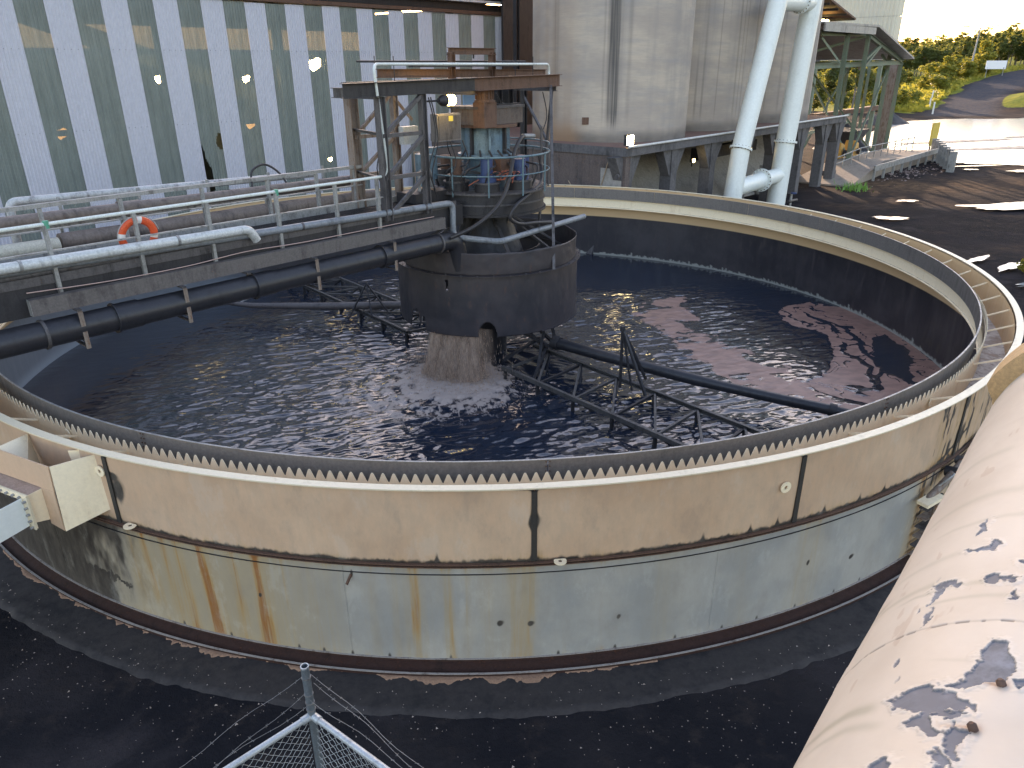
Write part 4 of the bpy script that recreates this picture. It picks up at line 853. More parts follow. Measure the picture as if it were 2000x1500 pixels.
for i in range(8):
    t = R(i * 45 + 12); p = np.array([.50 * cos(t), .05 + .50 * sin(t)]); MB().bar((p[0], p[1], 4.66), (p[0], p[1], 5.22), .05, .10, (cos(t), sin(t), 0)).build('rib', dark_steel if i % 2 else blue_paint, dr)
mb = MB(); mb.cyl((0.05, .05), .66, 5.22, 5.28, 48); mb.build('top_plate', rust_steel, dr)
mb = MB(); mb.uvbox(-.62, .78, -.42, .42, 5.28, 5.62); mb.build('gearbox_housing', dirty('rusty gearbox casting', (.13, .10, .085), (.06, .05, .05), (.20, .10, .05), .7, .1, 4, .5, .5), dr)
mb = MB(); mb.uvbox(-.66, .82, -.45, .45, 5.60, 5.65); mb.build('housing_lid', mid_steel, dr)
mb = MB(); mb.uvbox(-.66, -.28, -.62, -.30, 5.24, 5.74); mb.build('input_box', rust_steel, dr)
mt = MB(); c = W(-.47, -.46); mt.tube([(c[0], c[1], 5.74), (c[0], c[1], 5.78)], .22, 20); mt.tube([(c[0], c[1], 5.78), (c[0], c[1], 6.02)], .18, 20); o = mt.build('motor', rust_steel, dr)
m2 = MB(); m2.tube([(c[0], c[1], 6.02), (c[0], c[1], 6.10), (c[0], c[1], 6.14)], [.14, .13, .05], 16); m2.build('motor_cowl', rust_steel, o)
m2 = MB()
for i in range(16): t = 2 * pi * i / 16; m2.bar((c[0] + .18 * cos(t), c[1] + .18 * sin(t), 5.80), (c[0] + .18 * cos(t), c[1] + .18 * sin(t), 6.0), .012, .04, (cos(t), sin(t), 0))
m2.build('cooling_fins', rust_steel, o, kind='stuff')
for u_ in (.30, .66): MB().ibeam(W(u_, -.1, 5.65), W(u_, -.1, 6.0), .16, .16, .014, E1).build('hanger_column', dark_steel, dr)
MB().uvbox(.12, .85, -.3, .1, 5.63, 5.68).build('column_foot', dark_steel, dr)
for (dx, dy, mat2, hh) in ((-.62, -.72, dark_steel, .34), (.05, -.98, dark_steel, .34), (.75, -.6, dark_steel, .3), (-.9, .2, dark_steel, .3)):
    o = MB().cyl((dx, dy), .27, 3.955, 4.14, 28).build('planetary_gearbox', dark_steel, dr); MB().cyl((dx, dy), .29, 4.14, 4.17, 28).build('gearbox_cap', mid_steel, o)
    o = MB().cyl((dx, dy), .20, 4.17, 4.30, 24).build('hydraulic_motor', dark_steel if dx < 0 else blue_motor, dr); MB().cyl((dx, dy), .13, 4.30, 4.30 + hh, 20).build('motor_can', rust_steel if dx < 0 else blue_motor, o)
MB().uvbox(-.35, .12, -.78, -.5, 4.35, 4.62).build('valve_block', rust_steel, dr); MB().uvbox(.45, .65, -.72, -.5, 4.2, 4.6).build('valve_block', blue_motor, dr)
for k in range(10):
    a0 = random.uniform(3.6, 5.6); r0 = random.uniform(.8, 1.15); pts = []
    for j in range(6): aa = a0 + j * random.uniform(.08, .28); pts.append((r0 * cos(aa), r0 * sin(aa), 4.28 + random.uniform(-.10, .14) - (.2 if j in (0, 5) else 0)))
    MB().tube(smooth_path(pts, 5), .011, 6).build('cable', plain('orange brown cable', (.40, .12, .07), .5) if k < 6 else rubber, dr)
for k, (u_, v_, z0, z1) in enumerate([(-2.3, -.75, 5.9, 4.2), (-2.2, -.70, 5.9, 4.0), (-1.6, .3, 5.9, 4.3), (-.9, .2, 5.9, 4.6), (.15, -.2, 5.9, 5.3), (.9, .4, 5.9, 4.4), (-2.6, .5, 5.9, 4.1), (-1.3, -.6, 5.05, 4.1), (-1.55, -.5, 5.05, 4.0), (1.25, -.6, 5.9, 4.6)]):
    MB().tube(smooth_path([W(u_, v_, z0), W(u_ + .12, v_ - .03, z0 * .6 + z1 * .4), W(u_ - .06, v_, z0 * .25 + z1 * .75), W(u_ + .1, v_ + .05, z1)], 5), .013, 6).build('hanging_cable', rubber, dr)
for k in range(7):
    a = R(200 + k * 23); MB().tube(smooth_path([(1.1 * cos(a), 1.1 * sin(a), 4.0), (1.2 * cos(a + .1), 1.2 * sin(a + .1), 4.4), (.8 * cos(a + .3), .8 * sin(a + .3), 4.5), (.5 * cos(a + .2), .5 * sin(a + .2), 4.75)], 5), .022, 7).build('hydraulic_hose', rubber, dr)
# circular walkway rail
wr = T('platform_handrail', 'pale blue circular handrail around the rake drive', 'handrail', (0, 0, 3.96))
def ringpts(r, z, a0, a1, n=60): return [(r * cos(R(a0 + (a1 - a0) * i / n)), r * sin(R(a0 + (a1 - a0) * i / n)), z) for i in range(n + 1)]
MB().tube(ringpts(1.42, 4.70, -152, 150, 80), .022, 8).build('top_rail', cyan_rail, wr); MB().tube(ringpts(1.42, 4.33, -150, 150, 80), .014, 8).build('mid_rail', cyan_rail, wr); MB().tube(ringpts(1.42, 4.86, -10, 120, 40), .018, 8).build('back_rail', cyan_rail, wr)
for a in (-150, -118, -86, -55, -24, 6, 40, 75, 110, 148): MB().tube([(1.42 * cos(R(a)), 1.42 * sin(R(a)), 3.9), (1.42 * cos(R(a)), 1.42 * sin(R(a)), 4.70)], .018, 8).build('stanchion', cyan_rail if a < -20 else mid_steel, wr)
# blue hydraulic power pack behind the frame
pk = T('hydraulic_pack', 'faded blue hydraulic tank with hooped pipe behind the front gantry posts', 'tank', W(-1.5, .2, 3.85))
MB().cyl(W(-1.55, .30)[:2], .20, 4.1, 4.75, 20).build('canister', blue_paint, pk); MB().cyl(W(-1.25, .45)[:2], .15, 4.2, 4.85, 20).build('canister', blue_paint, pk)
MB().tube(bend([W(-1.95, .05, 4.05), W(-1.95, .05, 4.45), W(-1.70, .0, 4.5), W(-1.62, .0, 4.1)], .1), .035, 10).build('hoop_pipe', galv, pk)
MB().uvbox(-2.2, -1.2, -.1, .5, 3.83, 4.02).build('base_tray', dark_steel, pk)
jb = T('control_box', 'brown grey control box with a small yellow sticker left of the motor', 'box', W(-1.45, -.3, 5.05))
MB().uvbox(-1.80, -1.15, -.42, -.22, 5.04, 5.56).build('case', dirty('grey enclosure', (.20, .18, .17), (.10, .09, .085), (.18, .11, .07), .5, .2, 3, .5, .35), jb); MB().uvbox(-1.77, -1.18, -.435, -.422, 5.07, 5.53).build('door', mid_steel, jb); MB().uvbox(-1.50, -1.38, -.44, -.436, 5.42, 5.52).build('sticker', plain('yellow sticker', (.5, .42, .08), .5), jb)
sb = T('blue_sign', 'small plain light blue plate between motor and column', 'plate', W(.3, .9, 5.6)); MB().uvbox(.25, .62, .9, .92, 5.62, 5.86).build('plate', plain('light blue plate', (.20, .38, .62), .5), sb)
jb2 = T('junction_box', 'pale grey junction box on the rear gantry post', 'box', W(-1.8, .5, 4.9)); MB().uvbox(-1.95, -1.55, .45, .6, 4.95, 5.3).build('case', pale_pipe, jb2)
# bulkhead lamp on the gantry
lp = T('gantry_lamp', 'lit bulkhead lamp fixed to the gantry post beside the motor', 'lamp', W(-1.75, -.7, 5.83))
MB().tube([W(-2.36, -.72, 5.83), W(-1.85, -.72, 5.83)], .018, 8).build('arm', dark_steel, lp); MB().tube([W(-2.02, -.72, 5.83), W(-1.94, -.72, 5.83), W(-1.84, -.72, 5.83)], [.05, .10, .11], 16).build('lamp_housing', dark_steel, lp)
MB().tube([W(-1.84, -.72, 5.83), W(-1.76, -.72, 5.83), W(-1.64, -.72, 5.83), W(-1.60, -.72, 5.83)], [.09, .10, .10, .06], 16).build('lamp_globe', lamp_warm, lp)
hose('thick black hose sweeping from the right frame post down to the left of the feedwell', [W(.45, -.75, 5.02), W(.10, -.95, 5.00), W(-.22, -1.05, 4.75), W(-.50, -1.2, 4.40), W(-.85, -1.35, 4.02), W(-1.25, -1.4, 3.72), W(-1.75, -1.3, 3.45), W(-2.1, -1.0, 3.25)], .042, rubber, n=10)
hose('thick black hose looping below the drive drum on the right', [W(.95, -.75, 4.6), W(.92, -.85, 4.35), W(.60, -1.1, 4.05), W(0.0, -1.3, 3.9), W(-.58, -1.4, 3.72), W(-.75, -1.4, 3.5), W(-.45, -1.4, 3.33), W(.1, -1.4, 3.27), W(.65, -1.4, 3.20)], .042, rubber, n=10)
MB().tube([W(.40, -.75, 5.03), W(.78, -.75, 5.0)], .05, 10).build('hose_coupling', galv, None, label='grey metal hose coupling at the top end of the sweeping hose', cat='coupling')
MB().tube([W(.92, -.85, 5.2), W(.92, -.85, 4.0)], .025, 8).build('pressure_pipe', mid_steel, None, label='thin vertical pipe with valve beside the handrail right of the drive', cat='pipe')

# ================================================================== SILOS AND THEIR BASE
m, nt, b = new_mat('silo concrete'); s = attr(nt, 'mask'); n1 = tex_noise(nt, .35, 7, .6, (1, 1, 2.2)); n2 = tex_noise(nt, 1.0, 6, .65, (1, 1, .07)); n3 = tex_noise(nt, 9, 6, .7, (.3, .3, 3)); n4 = tex_noise(nt, .5, 5, .6, (1, 1, 8))
c = mixc(nt, ramp(nt, n1, .35, .65), (.52, .43, .34), (.38, .32, .27)); c = mixc(nt, ramp(nt, n2, .50, .72, 0, .55), c, (.25, .235, .225)); c = mixc(nt, ramp(nt, n4, .45, .75, 0, .45), c, (.29, .285, .285)); c = mixc(nt, ramp(nt, n3, .3, .8, 0, .30), c, (.24, .225, .215))
c = mixc(nt, s[0], c, (.07, .065, .062)); c = mixc(nt, s[1], c, (.30, .17, .09)); nt.links.new(c, b.inputs['Base Color']); b.inputs['Roughness'].default_value = .85; bump(nt, b, n3, .3, .02); silo_mat = m
def silo(u, v, label, seed):
    base = W(u, v, 3.66); t_ = T('silo', label, 'silo', base, 'row of concrete silos on the bunker roof')
    a, z = np.meshgrid(np.linspace(0, 360, 500), np.concatenate([np.linspace(0, 6, 60), np.linspace(6.3, 10, 20)]), indexing='ij')
    toe = .9 * sstep(.45 + .35 * fbm(a * .05, z * 0, seed), .12, z) * (.5 + .5 * fbm(a * .1, z * 3, seed + 1))
    dark = toe.copy(); rust = np.zeros_like(a)
    if seed == 1:
        for ca, w, st in ((264.5, .6, 1.0), (265.9, .35, 1.1), (267.2, .45, .9), (262.0, 1.6, .6), (266.0, 3.2, .5), (222, 3.0, .35), (258, .5, .3), (275, 1.2, .25)): dark += st * gs(a + (fbm(z * .6, a * 0, 5) - .5) * .5, ca, w) * sstep(.3, 1.2, z) * (.5 + .9 * vn(a * 5, z * .5, 9))
        rust += .55 * sstep(250, 235, a) * sstep(1.0, .2, z) * sstep(205, 225, a) + .20 * sstep(246, 232, a) + .18 * sstep(.5, .8, fbm(a * .15, z * .06, 44)) * sstep(262, 240, a)
    else: dark += .5 * sstep(.55, .8, vn(a * .8, z * .1, seed)) * sstep(.3, 1, z) * .7 + .35 * sstep(238, 222, a)
    t = np.radians(a); r = 3.22; me = grid_mesh('shell', r * np.cos(t), r * np.sin(t), z, {'mask': np.stack([np.clip(dark, 0, .9), np.clip(rust, 0, .7), dark * 0], -1)}); link('shell', me, silo_mat, t_)
    MB().cyl(base[:2], 3.3, 13.6, 13.9, 48).build('roof', conc, t_)
    return t_
s1 = silo(15.0, 7.15, 'nearest grey concrete silo with dark vertical streaks behind the gantry', 1)
silo(21.45, 7.15, 'middle concrete silo partly behind the nearest one and the left white pipe', 2)
silo(27.9, 7.15, 'farthest concrete silo behind the pair of white pipes', 3)
t = R(247); p = W(15, 7.15, 4.45) + np.array([3.24 * cos(t), 3.24 * sin(t), 0])
MB().bar(p - [.13, 0, 0], p + [.13, 0, 0], .06, .26).build('access_plate', rust_steel, s1)
bk = T('silo_base', 'coal stained concrete base with columns carrying the silos', 'building', W(20, 6, 0))
MB().uvbox(11.05, 33.3, 3.55, 14, 3.36, 3.66).build('roof_slab', conc_dark, bk)
red = dirty('reddish dust on slab', (.22, .12, .09), (.15, .09, .075), (.33, .22, .16), .9, 0, 2, .5, .4)
MB().uvbox(11.1, 33.2, 3.62, 13.9, 3.662, 3.668).build('dust_layer', red, bk)
MB().tube([W(11.1, 3.50, 3.70), W(33.3, 3.50, 3.70)], .045, 8).build('edge_conduit', dirty('pale edge conduit', (.62, .62, .60), (.35, .33, .3), None, .5, 0, 3), bk)
MB().uvbox(11.1, 11.4, 3.6, 14, 0, 3.357).build('end_wall', dirty('rust streaked dark wall', (.13, .10, .09), (.045, .045, .05), (.20, .10, .05), .85, 0, 1.2, .55, .48), bk)
MB().uvbox(11.095, 11.105, 3.75, 4.7, .3, 2.9).build('pale_panel', conc, bk)
col0 = MB(); col0.uvbox(-.22, .22, -.25, .25, 0, 3.355)
hv = []; 
for sg in (-1, 1): col0.hexa([W(sg * .22, -.2, 2.35), W(sg * .24, -.2, 2.30), W(sg * .24, .2, 2.30), W(sg * .22, .2, 2.35), W(sg * .22, -.2, 3.35), W(sg * .85, -.2, 3.35), W(sg * .85, .2, 3.35), W(sg * .22, .2, 3.35)])
cme = None
for k, u_ in enumerate([11.45, 14.7, 17.95, 21.2, 24.45, 27.7, 30.95, 33.0]):
    if cme is None: o = col0.build('column', conc_dark, bk); cme = o.data
    else: o = link('column', cme, None, bk)
    o.location = W(u_, 3.92, 0)          # the shared mesh already carries the thing's origin
sl = MB(); sl.hexa([W(11.5, 5.3, 0), W(33, 5.3, 0), W(33, 5.6, 0), W(11.5, 5.6, 0), W(11.5, 8.4, 3.3), W(33, 8.4, 3.3), W(33, 8.9, 3.3), W(11.5, 8.9, 3.3)]); sl.build('hopper_slope', dirty('pale hopper concrete', (.36, .33, .29), (.20, .19, .175), None, .85, 0, .8, .45), bk)
MB().hexa([W(11.5, 5.9, 0), W(33, 5.9, 0), W(33, 9.5, 0), W(11.5, 9.5, 0), W(11.5, 8.9, 3.2), W(33, 8.9, 3.2), W(33, 9.5, 3.2), W(11.5, 9.5, 3.2)]).build('hopper_back', conc_dark, bk)
for i in range(6): MB().uvbox(13.3 + i * 3.25, 13.32 + i * 3.25 + .5, 4.9, 5.25, 0, 1.5 + .0).build('plinth', conc, bk)
MB().uvbox(18.4, 24.2, 4.6, 5.0, 2.5, 3.0).build('dark_trunking', dark_steel, bk)
gr = T('guard_rail', 'small dark guard rail at the foot of the sloping concrete', 'railing', W(16, 4.9, 0))
for i in range(6): MB().bar(W(15.2 + i * .4, 4.7, 0), W(15.2 + i * .4, 4.7, 1.0), .03, .03).build('baluster', dark_steel, gr)
for z_ in (.5, 1.0): MB().bar(W(15.2, 4.7, z_), W(17.2, 4.7, z_), .03, .03).build('rail', dark_steel, gr)
def flood(label, p, w, mat, cat='lamp', name='flood_lamp'):
    t = T(name, label, cat, p); u, v, z = p @ E1, p @ E2, p[2]
    MB().uvbox(u - w * .5, u + w * .5, v - .02, v + .1, z - w * .42, z + w * .42).build('lamp_housing', dark_steel, t); MB().uvbox(u - w * .44, u + w * .44, v - .045, v - .022, z - w * .36, z + w * .36).build('lamp_face', mat, t); MB().bar(W(u, v + .05, z - w * .4), W(u, v + .05, z - w * .4 - .18), .03, .03).build('bracket', dark_steel, t)
flood('bright yellow-white flood lamp on the near corner of the silo base', W(11.3, 3.62, 3.93), .44, lamp_white)
flood('small warm lamp under the silo base left of the white pipes', W(16.9, 4.05, 2.68), .18, lamp_warm); flood('small warm lamp under the silo base between the white pipes', W(22.3, 4.05, 2.7), .18, lamp_warm)
hose('slack pale rope hanging on the dark end wall of the silo base', [W(11.08, 6.2, 2.3), W(11.06, 5.8, 1.9), W(11.05, 5.2, 1.7), W(11.05, 4.7, 2.1), W(11.05, 4.3, 3.3)], .02, plain('old rope', (.35, .26, .18), .8), 'rope', 6, 'rope')
cv = T('sheet_cover', 'grey sloping sheet cover beside the end wall of the silo base', 'cover', W(10, 5, 0)); MB().hexa([W(9.6, 3.9, 0), W(10.9, 3.9, 0), W(10.9, 7.2, 0), W(9.6, 7.2, 0), W(10.2, 3.9, 1.75), W(10.9, 3.9, 1.85), W(10.9, 7.0, 1.85), W(10.2, 7.0, 1.75)]).build('hood', mid_steel, cv); MB().tube([W(10.15, 7.05, 1.85), W(9.5, 7.3, .2)], .06, 8).build('edge_bar', dark_steel, cv)
bw = T('bunker_wall', 'low brown concrete bunker wall beyond the drive', 'wall', W(12, 12, 0)); MB().uvbox(10.5, 20, 14.2, 14.6, 0, 2.9).build('wall', dirty('brown bunker concrete', (.36, .27, .20), (.18, .14, .12), (.24, .13, .07), .85, 0, .8, .5, .3), bw); MB().hexa([W(11, 9.8, 0), W(14, 9.8, 0), W(14, 13.8, 0), W(11, 13.8, 0), W(12.2, 11, 2.1), W(12.8, 11, 2.1), W(12.8, 12.6, 2.1), W(12.2, 12.6, 2.1)]).build('hopper', conc, bw)

# white chute pipes
wp = T('white_chute_pipes', 'pair of tall leaning white pipes joined by short cross pipes', 'pipes', W(20, 2.5, 0))
def pipe_w(pts, r, nm): MB().tube(pts, r, 28).build(nm, white_paint, wp)
pipe_w([W(21.4, 2.5, 13.2), W(18.04, 2.5, 3.17)], .385, 'left_pipe'); pipe_w([W(18.04, 2.5, 3.17), W(17.75, 2.5, 1.2), W(17.6, 2.5, -.1)], .385, 'left_pipe_foot')
pipe_w([W(24.1, 2.5, 13.8), W(22.57, 2.5, 3.11)], .43, 'right_pipe'); pipe_w([W(22.57, 2.5, 3.11), W(22.38, 2.5, .4), W(22.3, 2.5, -.1)], .43, 'right_pipe_foot')
def flange_w(p, d, r):
    d = P3(d) / np.linalg.norm(d); o = MB().tube([p - d * .045, p + d * .045], r, 32).build('flange', white_paint, wp); a_ = np.cross(d, [0, 0, 1.]); 
    if np.linalg.norm(a_) < .3: a_ = E2.copy()
    a_ /= np.linalg.norm(a_); b2 = np.cross(a_, d); mb = MB()
    for i in range(18): q = 2 * pi * i / 18; c = p + (a_ * cos(q) + b2 * sin(q)) * (r - .05); mb.tube([c - d * .07, c + d * .07], .022, 6)
    mb.build('flange_bolts', rust_steel, o, kind='stuff')
flange_w(W(18.04, 2.5, 3.17), W(3.36, 0, 10), .47); flange_w(W(22.57, 2.5, 3.11), W(1.5, 0, 10.7), .52)
pipe_w([W(17.85, 2.5, 1.55), W(20.3, 2.5, 1.62)], .36, 'lower_cross_pipe'); pipe_w([W(20.3, 2.5, 1.62), W(22.4, 2.5, 1.66)], .33, 'lower_cross_pipe'); flange_w(W(20.45, 2.5, 1.62), E1, .50)
pipe_w([W(19.9, 2.5, 8.75), W(23.3, 2.5, 8.85)], .36, 'upper_cross_pipe'); flange_w(W(22.2, 2.5, 8.82), E1, .46)
# pump fittings at the foot of the columns
pf = T('valve_cluster', 'small dark valve cluster on the ground right of the white pipes', 'valve', W(23.6, 2.2, 0))
MB().tube([W(23.4, 2.2, .05), W(23.4, 2.2, .7)], .06, 10).build('riser', galv, pf); MB().tube([W(23.1, 2.2, .35), W(24.1, 2.2, .3)], .08, 10).build('body', dark_steel, pf); MB().tube([W(23.4, 2.1, .7), W(23.4, 2.1, .76)], .14, 12).build('hand_wheel', blue_motor, pf)

# ================================================================== STRIPED BUILDING ON THE LEFT
VW, ZT = 15.3, 8.62
bl = T('striped_building', 'long industrial building clad in white and see-through corrugated strips', 'building', W(4, 20, 0))
clad_white = dirty('pale lilac cladding', (.55, .55, .61), (.44, .44, .49), (.30, .25, .24), .42, 0, .5, .35, .0, bstr=.05, grain=(.93, 1.04))
m, nt, b = new_mat('weathered clear corrugated sheet'); n1 = tex_noise(nt, .5, 6, .6); n2 = tex_noise(nt, 6, 5, .7, (1, 1, .1))
nt.links.new(mixc(nt, ramp(nt, n2, .35, .7), (.30, .345, .32), (.20, .235, .22)), b.inputs['Base Color']); b.inputs['Roughness'].default_value = .35; b.inputs['IOR'].default_value = 1.45
nt.links.new(ramp(nt, mmath(nt, 'ADD', mmath(nt, 'MULTIPLY', n1, .6), mmath(nt, 'MULTIPLY', n2, .4)), .3, .75, .62, .92), b.inputs['Alpha']); clad_clear = m
def sheet_mesh(name, mat, rows=1, tear=False):
    nrib = 8; w = .8315; xs = []; 
    for i in range(nrib):
        for q, d in ((0, 0), (.30, 0), (.42, .028), (.58, .028), (.70, 0)): xs.append(((i + q) / nrib * w, -d))
    xs.append((w, 0)); zs = np.linspace(0, ZT, rows + 1); v = []; f = []; k = len(xs)
    for z in zs:
        for x, d in xs: v.append(E1 * x + E2 * d + np.array([0, 0, z]))
    for r in range(rows):
        for i in range(k - 1):
            z = (zs[r] + zs[r + 1]) / 2; x = (xs[i][0] + xs[i + 1][0]) / 2
            if tear and ((x < .33 * (1 - abs(z - 2.6) / 1.3) + .03 * math.sin(z * 9)) or (x > .70 - .10 * (1 - abs(z - 3.9) / .3) and abs(z - 3.9) < .3)): continue
            f.append((r * k + i, r * k + i + 1, (r + 1) * k + i + 1, (r + 1) * k + i))
    me = mesh(name, v, f); me.materials.append(mat); return me
mw = sheet_mesh('white_sheet', clad_white); mc = sheet_mesh('clear_sheet', clad_clear); mtear = sheet_mesh('clear_sheet', clad_clear, 90, True)
for n in range(-4, 15):
    ur = -3.99 + 1.663 * n
    jit = np.array([0, 0, random.uniform(-.02, .02)]) + E2 * random.uniform(-.006, .0)
    link('white_sheet', mw, None, bl, loc=Vector(W(ur - .8315, VW, 0) - bl.o + jit))
    if n < 14: link('clear_sheet', mtear if n == 3 else mc, None, bl, loc=Vector(W(ur, VW + .012, 0) - bl.o + jit), label='torn clear sheet with a dark hole near its foot' if n == 3 else None)
girt = dirty('dark girt', (.06, .065, .06), (.03, .03, .03))
for z_ in (2.0, 4.55, 6.95, 8.3): MB().uvbox(-12, 19.0, VW + .10, VW + .22, z_ - .09, z_ + .09).build('girt', girt, bl)
MB().uvbox(19.3, 19.42, VW - .04, VW + 13, 0, 9.3).build('end_wall', clad_white, bl)
for u_ in np.arange(-9, 19, 4.6): MB().uvbox(u_, u_ + .25, VW + .25, VW + .55, 0, 9).build('stanchion', girt, bl)
for z_, n_ in ((4.6, 0), (2.0, 1), (7.0, 2)):
    mb = MB()
    for n in range(-4, 15):
        for q in (.08, .28, .48, .68):
            p = W(-3.99 + 1.663 * n - .8315 + q, VW - .028, z_); mb.tube([p, p - E2 * .012], .010, 6)
    mb.build('sheet_screws', dark_steel, bl, kind='stuff')
# behind the sheets: floor, far wall with its own clear band, dark machinery
inner = dirty('dim inner wall', (.16, .17, .13), (.08, .09, .075), None, .8, 0, .4, .5)
MB().uvbox(-14, 19, 28.2, 28.3, 0, 7.15).build('back_wall', inner, bl); MB().uvbox(-14, 19, 28.2, 28.3, 8.35, 9.4).build('back_wall', inner, bl)
mtl, nt, b = new_mat('yellowed translucent band'); b.inputs['Base Color'].default_value = (.8, .7, .45, 1); b.inputs['Transmission Weight'].default_value = 0.0; b.inputs['Roughness'].default_value = .6
tr = nt.nodes.new('ShaderNodeBsdfTranslucent'); tr.inputs[0].default_value = (.26, .235, .165, 1); tr2 = nt.nodes.new('ShaderNodeBsdfTransparent'); ms = nt.nodes.new('ShaderNodeMixShader'); ms.inputs[0].default_value = .9
out = nt.nodes['Material Output']; nt.links.new(tr2.outputs[0], ms.inputs[1]); nt.links.new(tr.outputs[0], ms.inputs[2]); nt.links.new(ms.outputs[0], out.inputs[0])
MB().uvbox(-14, 19, 28.24, 28.25, 7.15, 8.35).build('clear_band', mtl, bl)
MB().uvbox(-14, 19.1, VW - .02, 28.4, 9.38, 9.5).build('roof', dirty('dark roof sheet', (.12, .12, .13), (.06, .06, .06)), bl)
for i, u_ in enumerate((-6, -1, 4, 9, 14)): MB().uvbox(u_, u_ + 3.2 - (i % 2), 20, 23 + i % 3, 0, 3.4 + (i * 37 % 5) * .55).build('machine_block', dirty('dim machinery', (.10, .12, .11), (.05, .06, .055)), bl)
MB().bar(W(-5, 18.5, 8.9), W(6, 19, 5.2), .5, .6).build('inner_conveyor', inner, bl)
# eaves above the cladding
MB().uvbox(-12, 19.3, VW - .10, VW + .10, 8.66, 8.80).build('eaves_angle', rust_steel, bl); MB().ibeam(W(-12, VW + .05, 8.96), W(19.3, VW + .05, 8.96), .18, .28).build('eaves_beam', dark_steel, bl)
MB().uvbox(-12, 19.4, VW - .25, VW + .0, 9.14, 9.24).build('gutter', dirty('blue white gutter', (.60, .64, .70), (.30, .32, .34)), bl)
MB().uvbox(4, 19.4, VW - .45, VW - .15, 9.50, 9.62).build('gutter_upper', dirty('blue white gutter', (.60, .64, .70), (.30, .32, .34)), bl); MB().uvbox(-12, 19.2, VW - .1, VW + .5, 9.24, 9.5).build('soffit', dark_steel, bl)
MB().uvbox(-12, 19.3, VW + .1, VW + 1.5, 9.44, 10.6).build('upper_wall', dirty('upper wall dark', (.09, .085, .08), (.05, .05, .05)), bl)
for (u_, v_, z_, w, lab) in ((.75, 17.1, 6.12, .27, 'lit lamp behind the third clear strip'), (4.2, 17.1, 6.06, .24, 'lit lamp behind the fifth clear strip'), (7.42, 17.0, 6.62, .45, 'pair of bright lamps behind the clear strip left of the gantry'), (-2.9, 17.2, 4.47, .32, 'dim lamp low behind the first clear strip'), (4.18, 17.2, 4.38, .32, 'dim orange lamp below the fifth strip lamp'), (7.7, 17.0, 2.67, .16, 'small lamp low behind the strip beside the gantry')):
    t = T('inside_lamp', lab, 'lamp', W(u_, v_, z_), 'lamps inside the striped building')
    o = MB().tube([W(u_ - w * .4, v_, z_ - w * .3), W(u_ + w * .2, v_, z_ - w * .1), W(u_ + w * .45, v_, z_ + w * .3)], [w * .5, w * .42, w * .2], 14); o.build('lamp_globe', plain('dim orange lamp', (1, .6, .2), .5, 0, (1, .55, .15), .45) if 'dim' in lab else plain('inside lamp glow', (1, .9, .5), .5, 0, (1, .82, .36), 16), t)
    MB().tube([W(u_, v_, z_ + w * .4), W(u_, v_, z_ + w * .9)], [w * .3, w * .1], 10).build('lamp_hood', dark_steel, t)
# services tower between the striped building and the silos
tw = T('pipe_tower', 'narrow dark steel tower with ladder and pipes beside the first silo', 'tower', W(17, 12.6, 0))
for (u_, v_) in ((16.05, 12.0), (16.85, 12.3), (16.2, 13.4)): MB().ibeam(W(u_, v_, 0), W(u_, v_, 12.5), .22, .22, .02, E1).build('post', dark_steel, tw)
for k in range(3): MB().tube([W(16.5 + k * .24, 11.8 - k * .1, 0), W(16.5 + k * .24, 11.8 - k * .1, 14)], (.05, .035, .06)[k], 8).build('riser_pipe', (rust_pale, mid_steel, rust_steel)[k], tw)
for i in range(9): MB().bar(W(15.9, 11.85, 1.5 + i * 1.3), W(17.3, 11.7, 1.5 + i * 1.3), .06, .08).build('crosspiece', mid_steel, tw)
for i in range(30): MB().bar(W(17.25, 11.45, 2 + i * .3), W(17.25, 11.85, 2 + i * .3), .02, .02).build('rung', rust_steel, tw)
MB().uvbox(16.6, 21.5, 14.6, 14.7, 0, 12).build('back_sheet', dark_steel, tw)
MB().uvbox(19.0, 21, 12.6, 13.6, 8.1, 8.5).build('beam_box', galv, tw)

# ================================================================== TRESTLE, CANOPY AND GALLERY
tr_ = T('loading_canopy', 'open canopy on tall faded green steel legs beyond the silos', 'canopy', W(40, 6, 0))
legs = [(34.84, 4.75, 8.0), (38.42, 4.78, 8.0), (47.2, 6.0, 7.1), (48.9, 5.66, 6.4)]
for (u_, v_, h_) in legs: MB().ibeam(W(u_, v_, 0), W(u_, v_, h_), .22, .22, .03, E1).build('leg', green_steel, tr_)
for (u_, v_, h_) in ((33.2, 7.5, 6.2), (34.3, 9.2, 6.2), (42.5, 9.5, 6.2), (49.4, 9.5, 6.2), (51.5, 8.6, 6.3)): MB().ibeam(W(u_, v_, 0), W(u_, v_, h_), .18, .18, .03, E1).build('leg', green_steel, tr_)
MB().ibeam(W(52.0, 7.0, 0), W(52.0, 7.0, 6.3), .55, .45, .05, E1).build('leg', rust_pale, tr_)
MB().ibeam(W(31, 5.0, 6.25), W(49.2, 5.7, 6.42), .22, .26, .03).build('eaves_beam', green_steel, tr_); MB().ibeam(W(31, 10.5, 6.25), W(51, 10.8, 6.42), .22, .26, .03).build('eaves_beam', green_steel, tr_)
MB().ibeam(W(38.4, 4.9, 8.0), W(49.1, 5.7, 6.5), .22, .26, .03).build('rafter', green_steel, tr_); MB().ibeam(W(31, 4.8, 7.9), W(38.4, 4.9, 8.0), .22, .26, .03).build('rafter', green_steel, tr_)
def slabpoly(pts, th, name, mat, par):
    plate(pts, th, name, mat, par)
corr = dirty('grey corrugated canopy roof', (.32, .31, .29), (.17, .165, .16), (.22, .16, .11), .6, .1, 1, .5, .3)
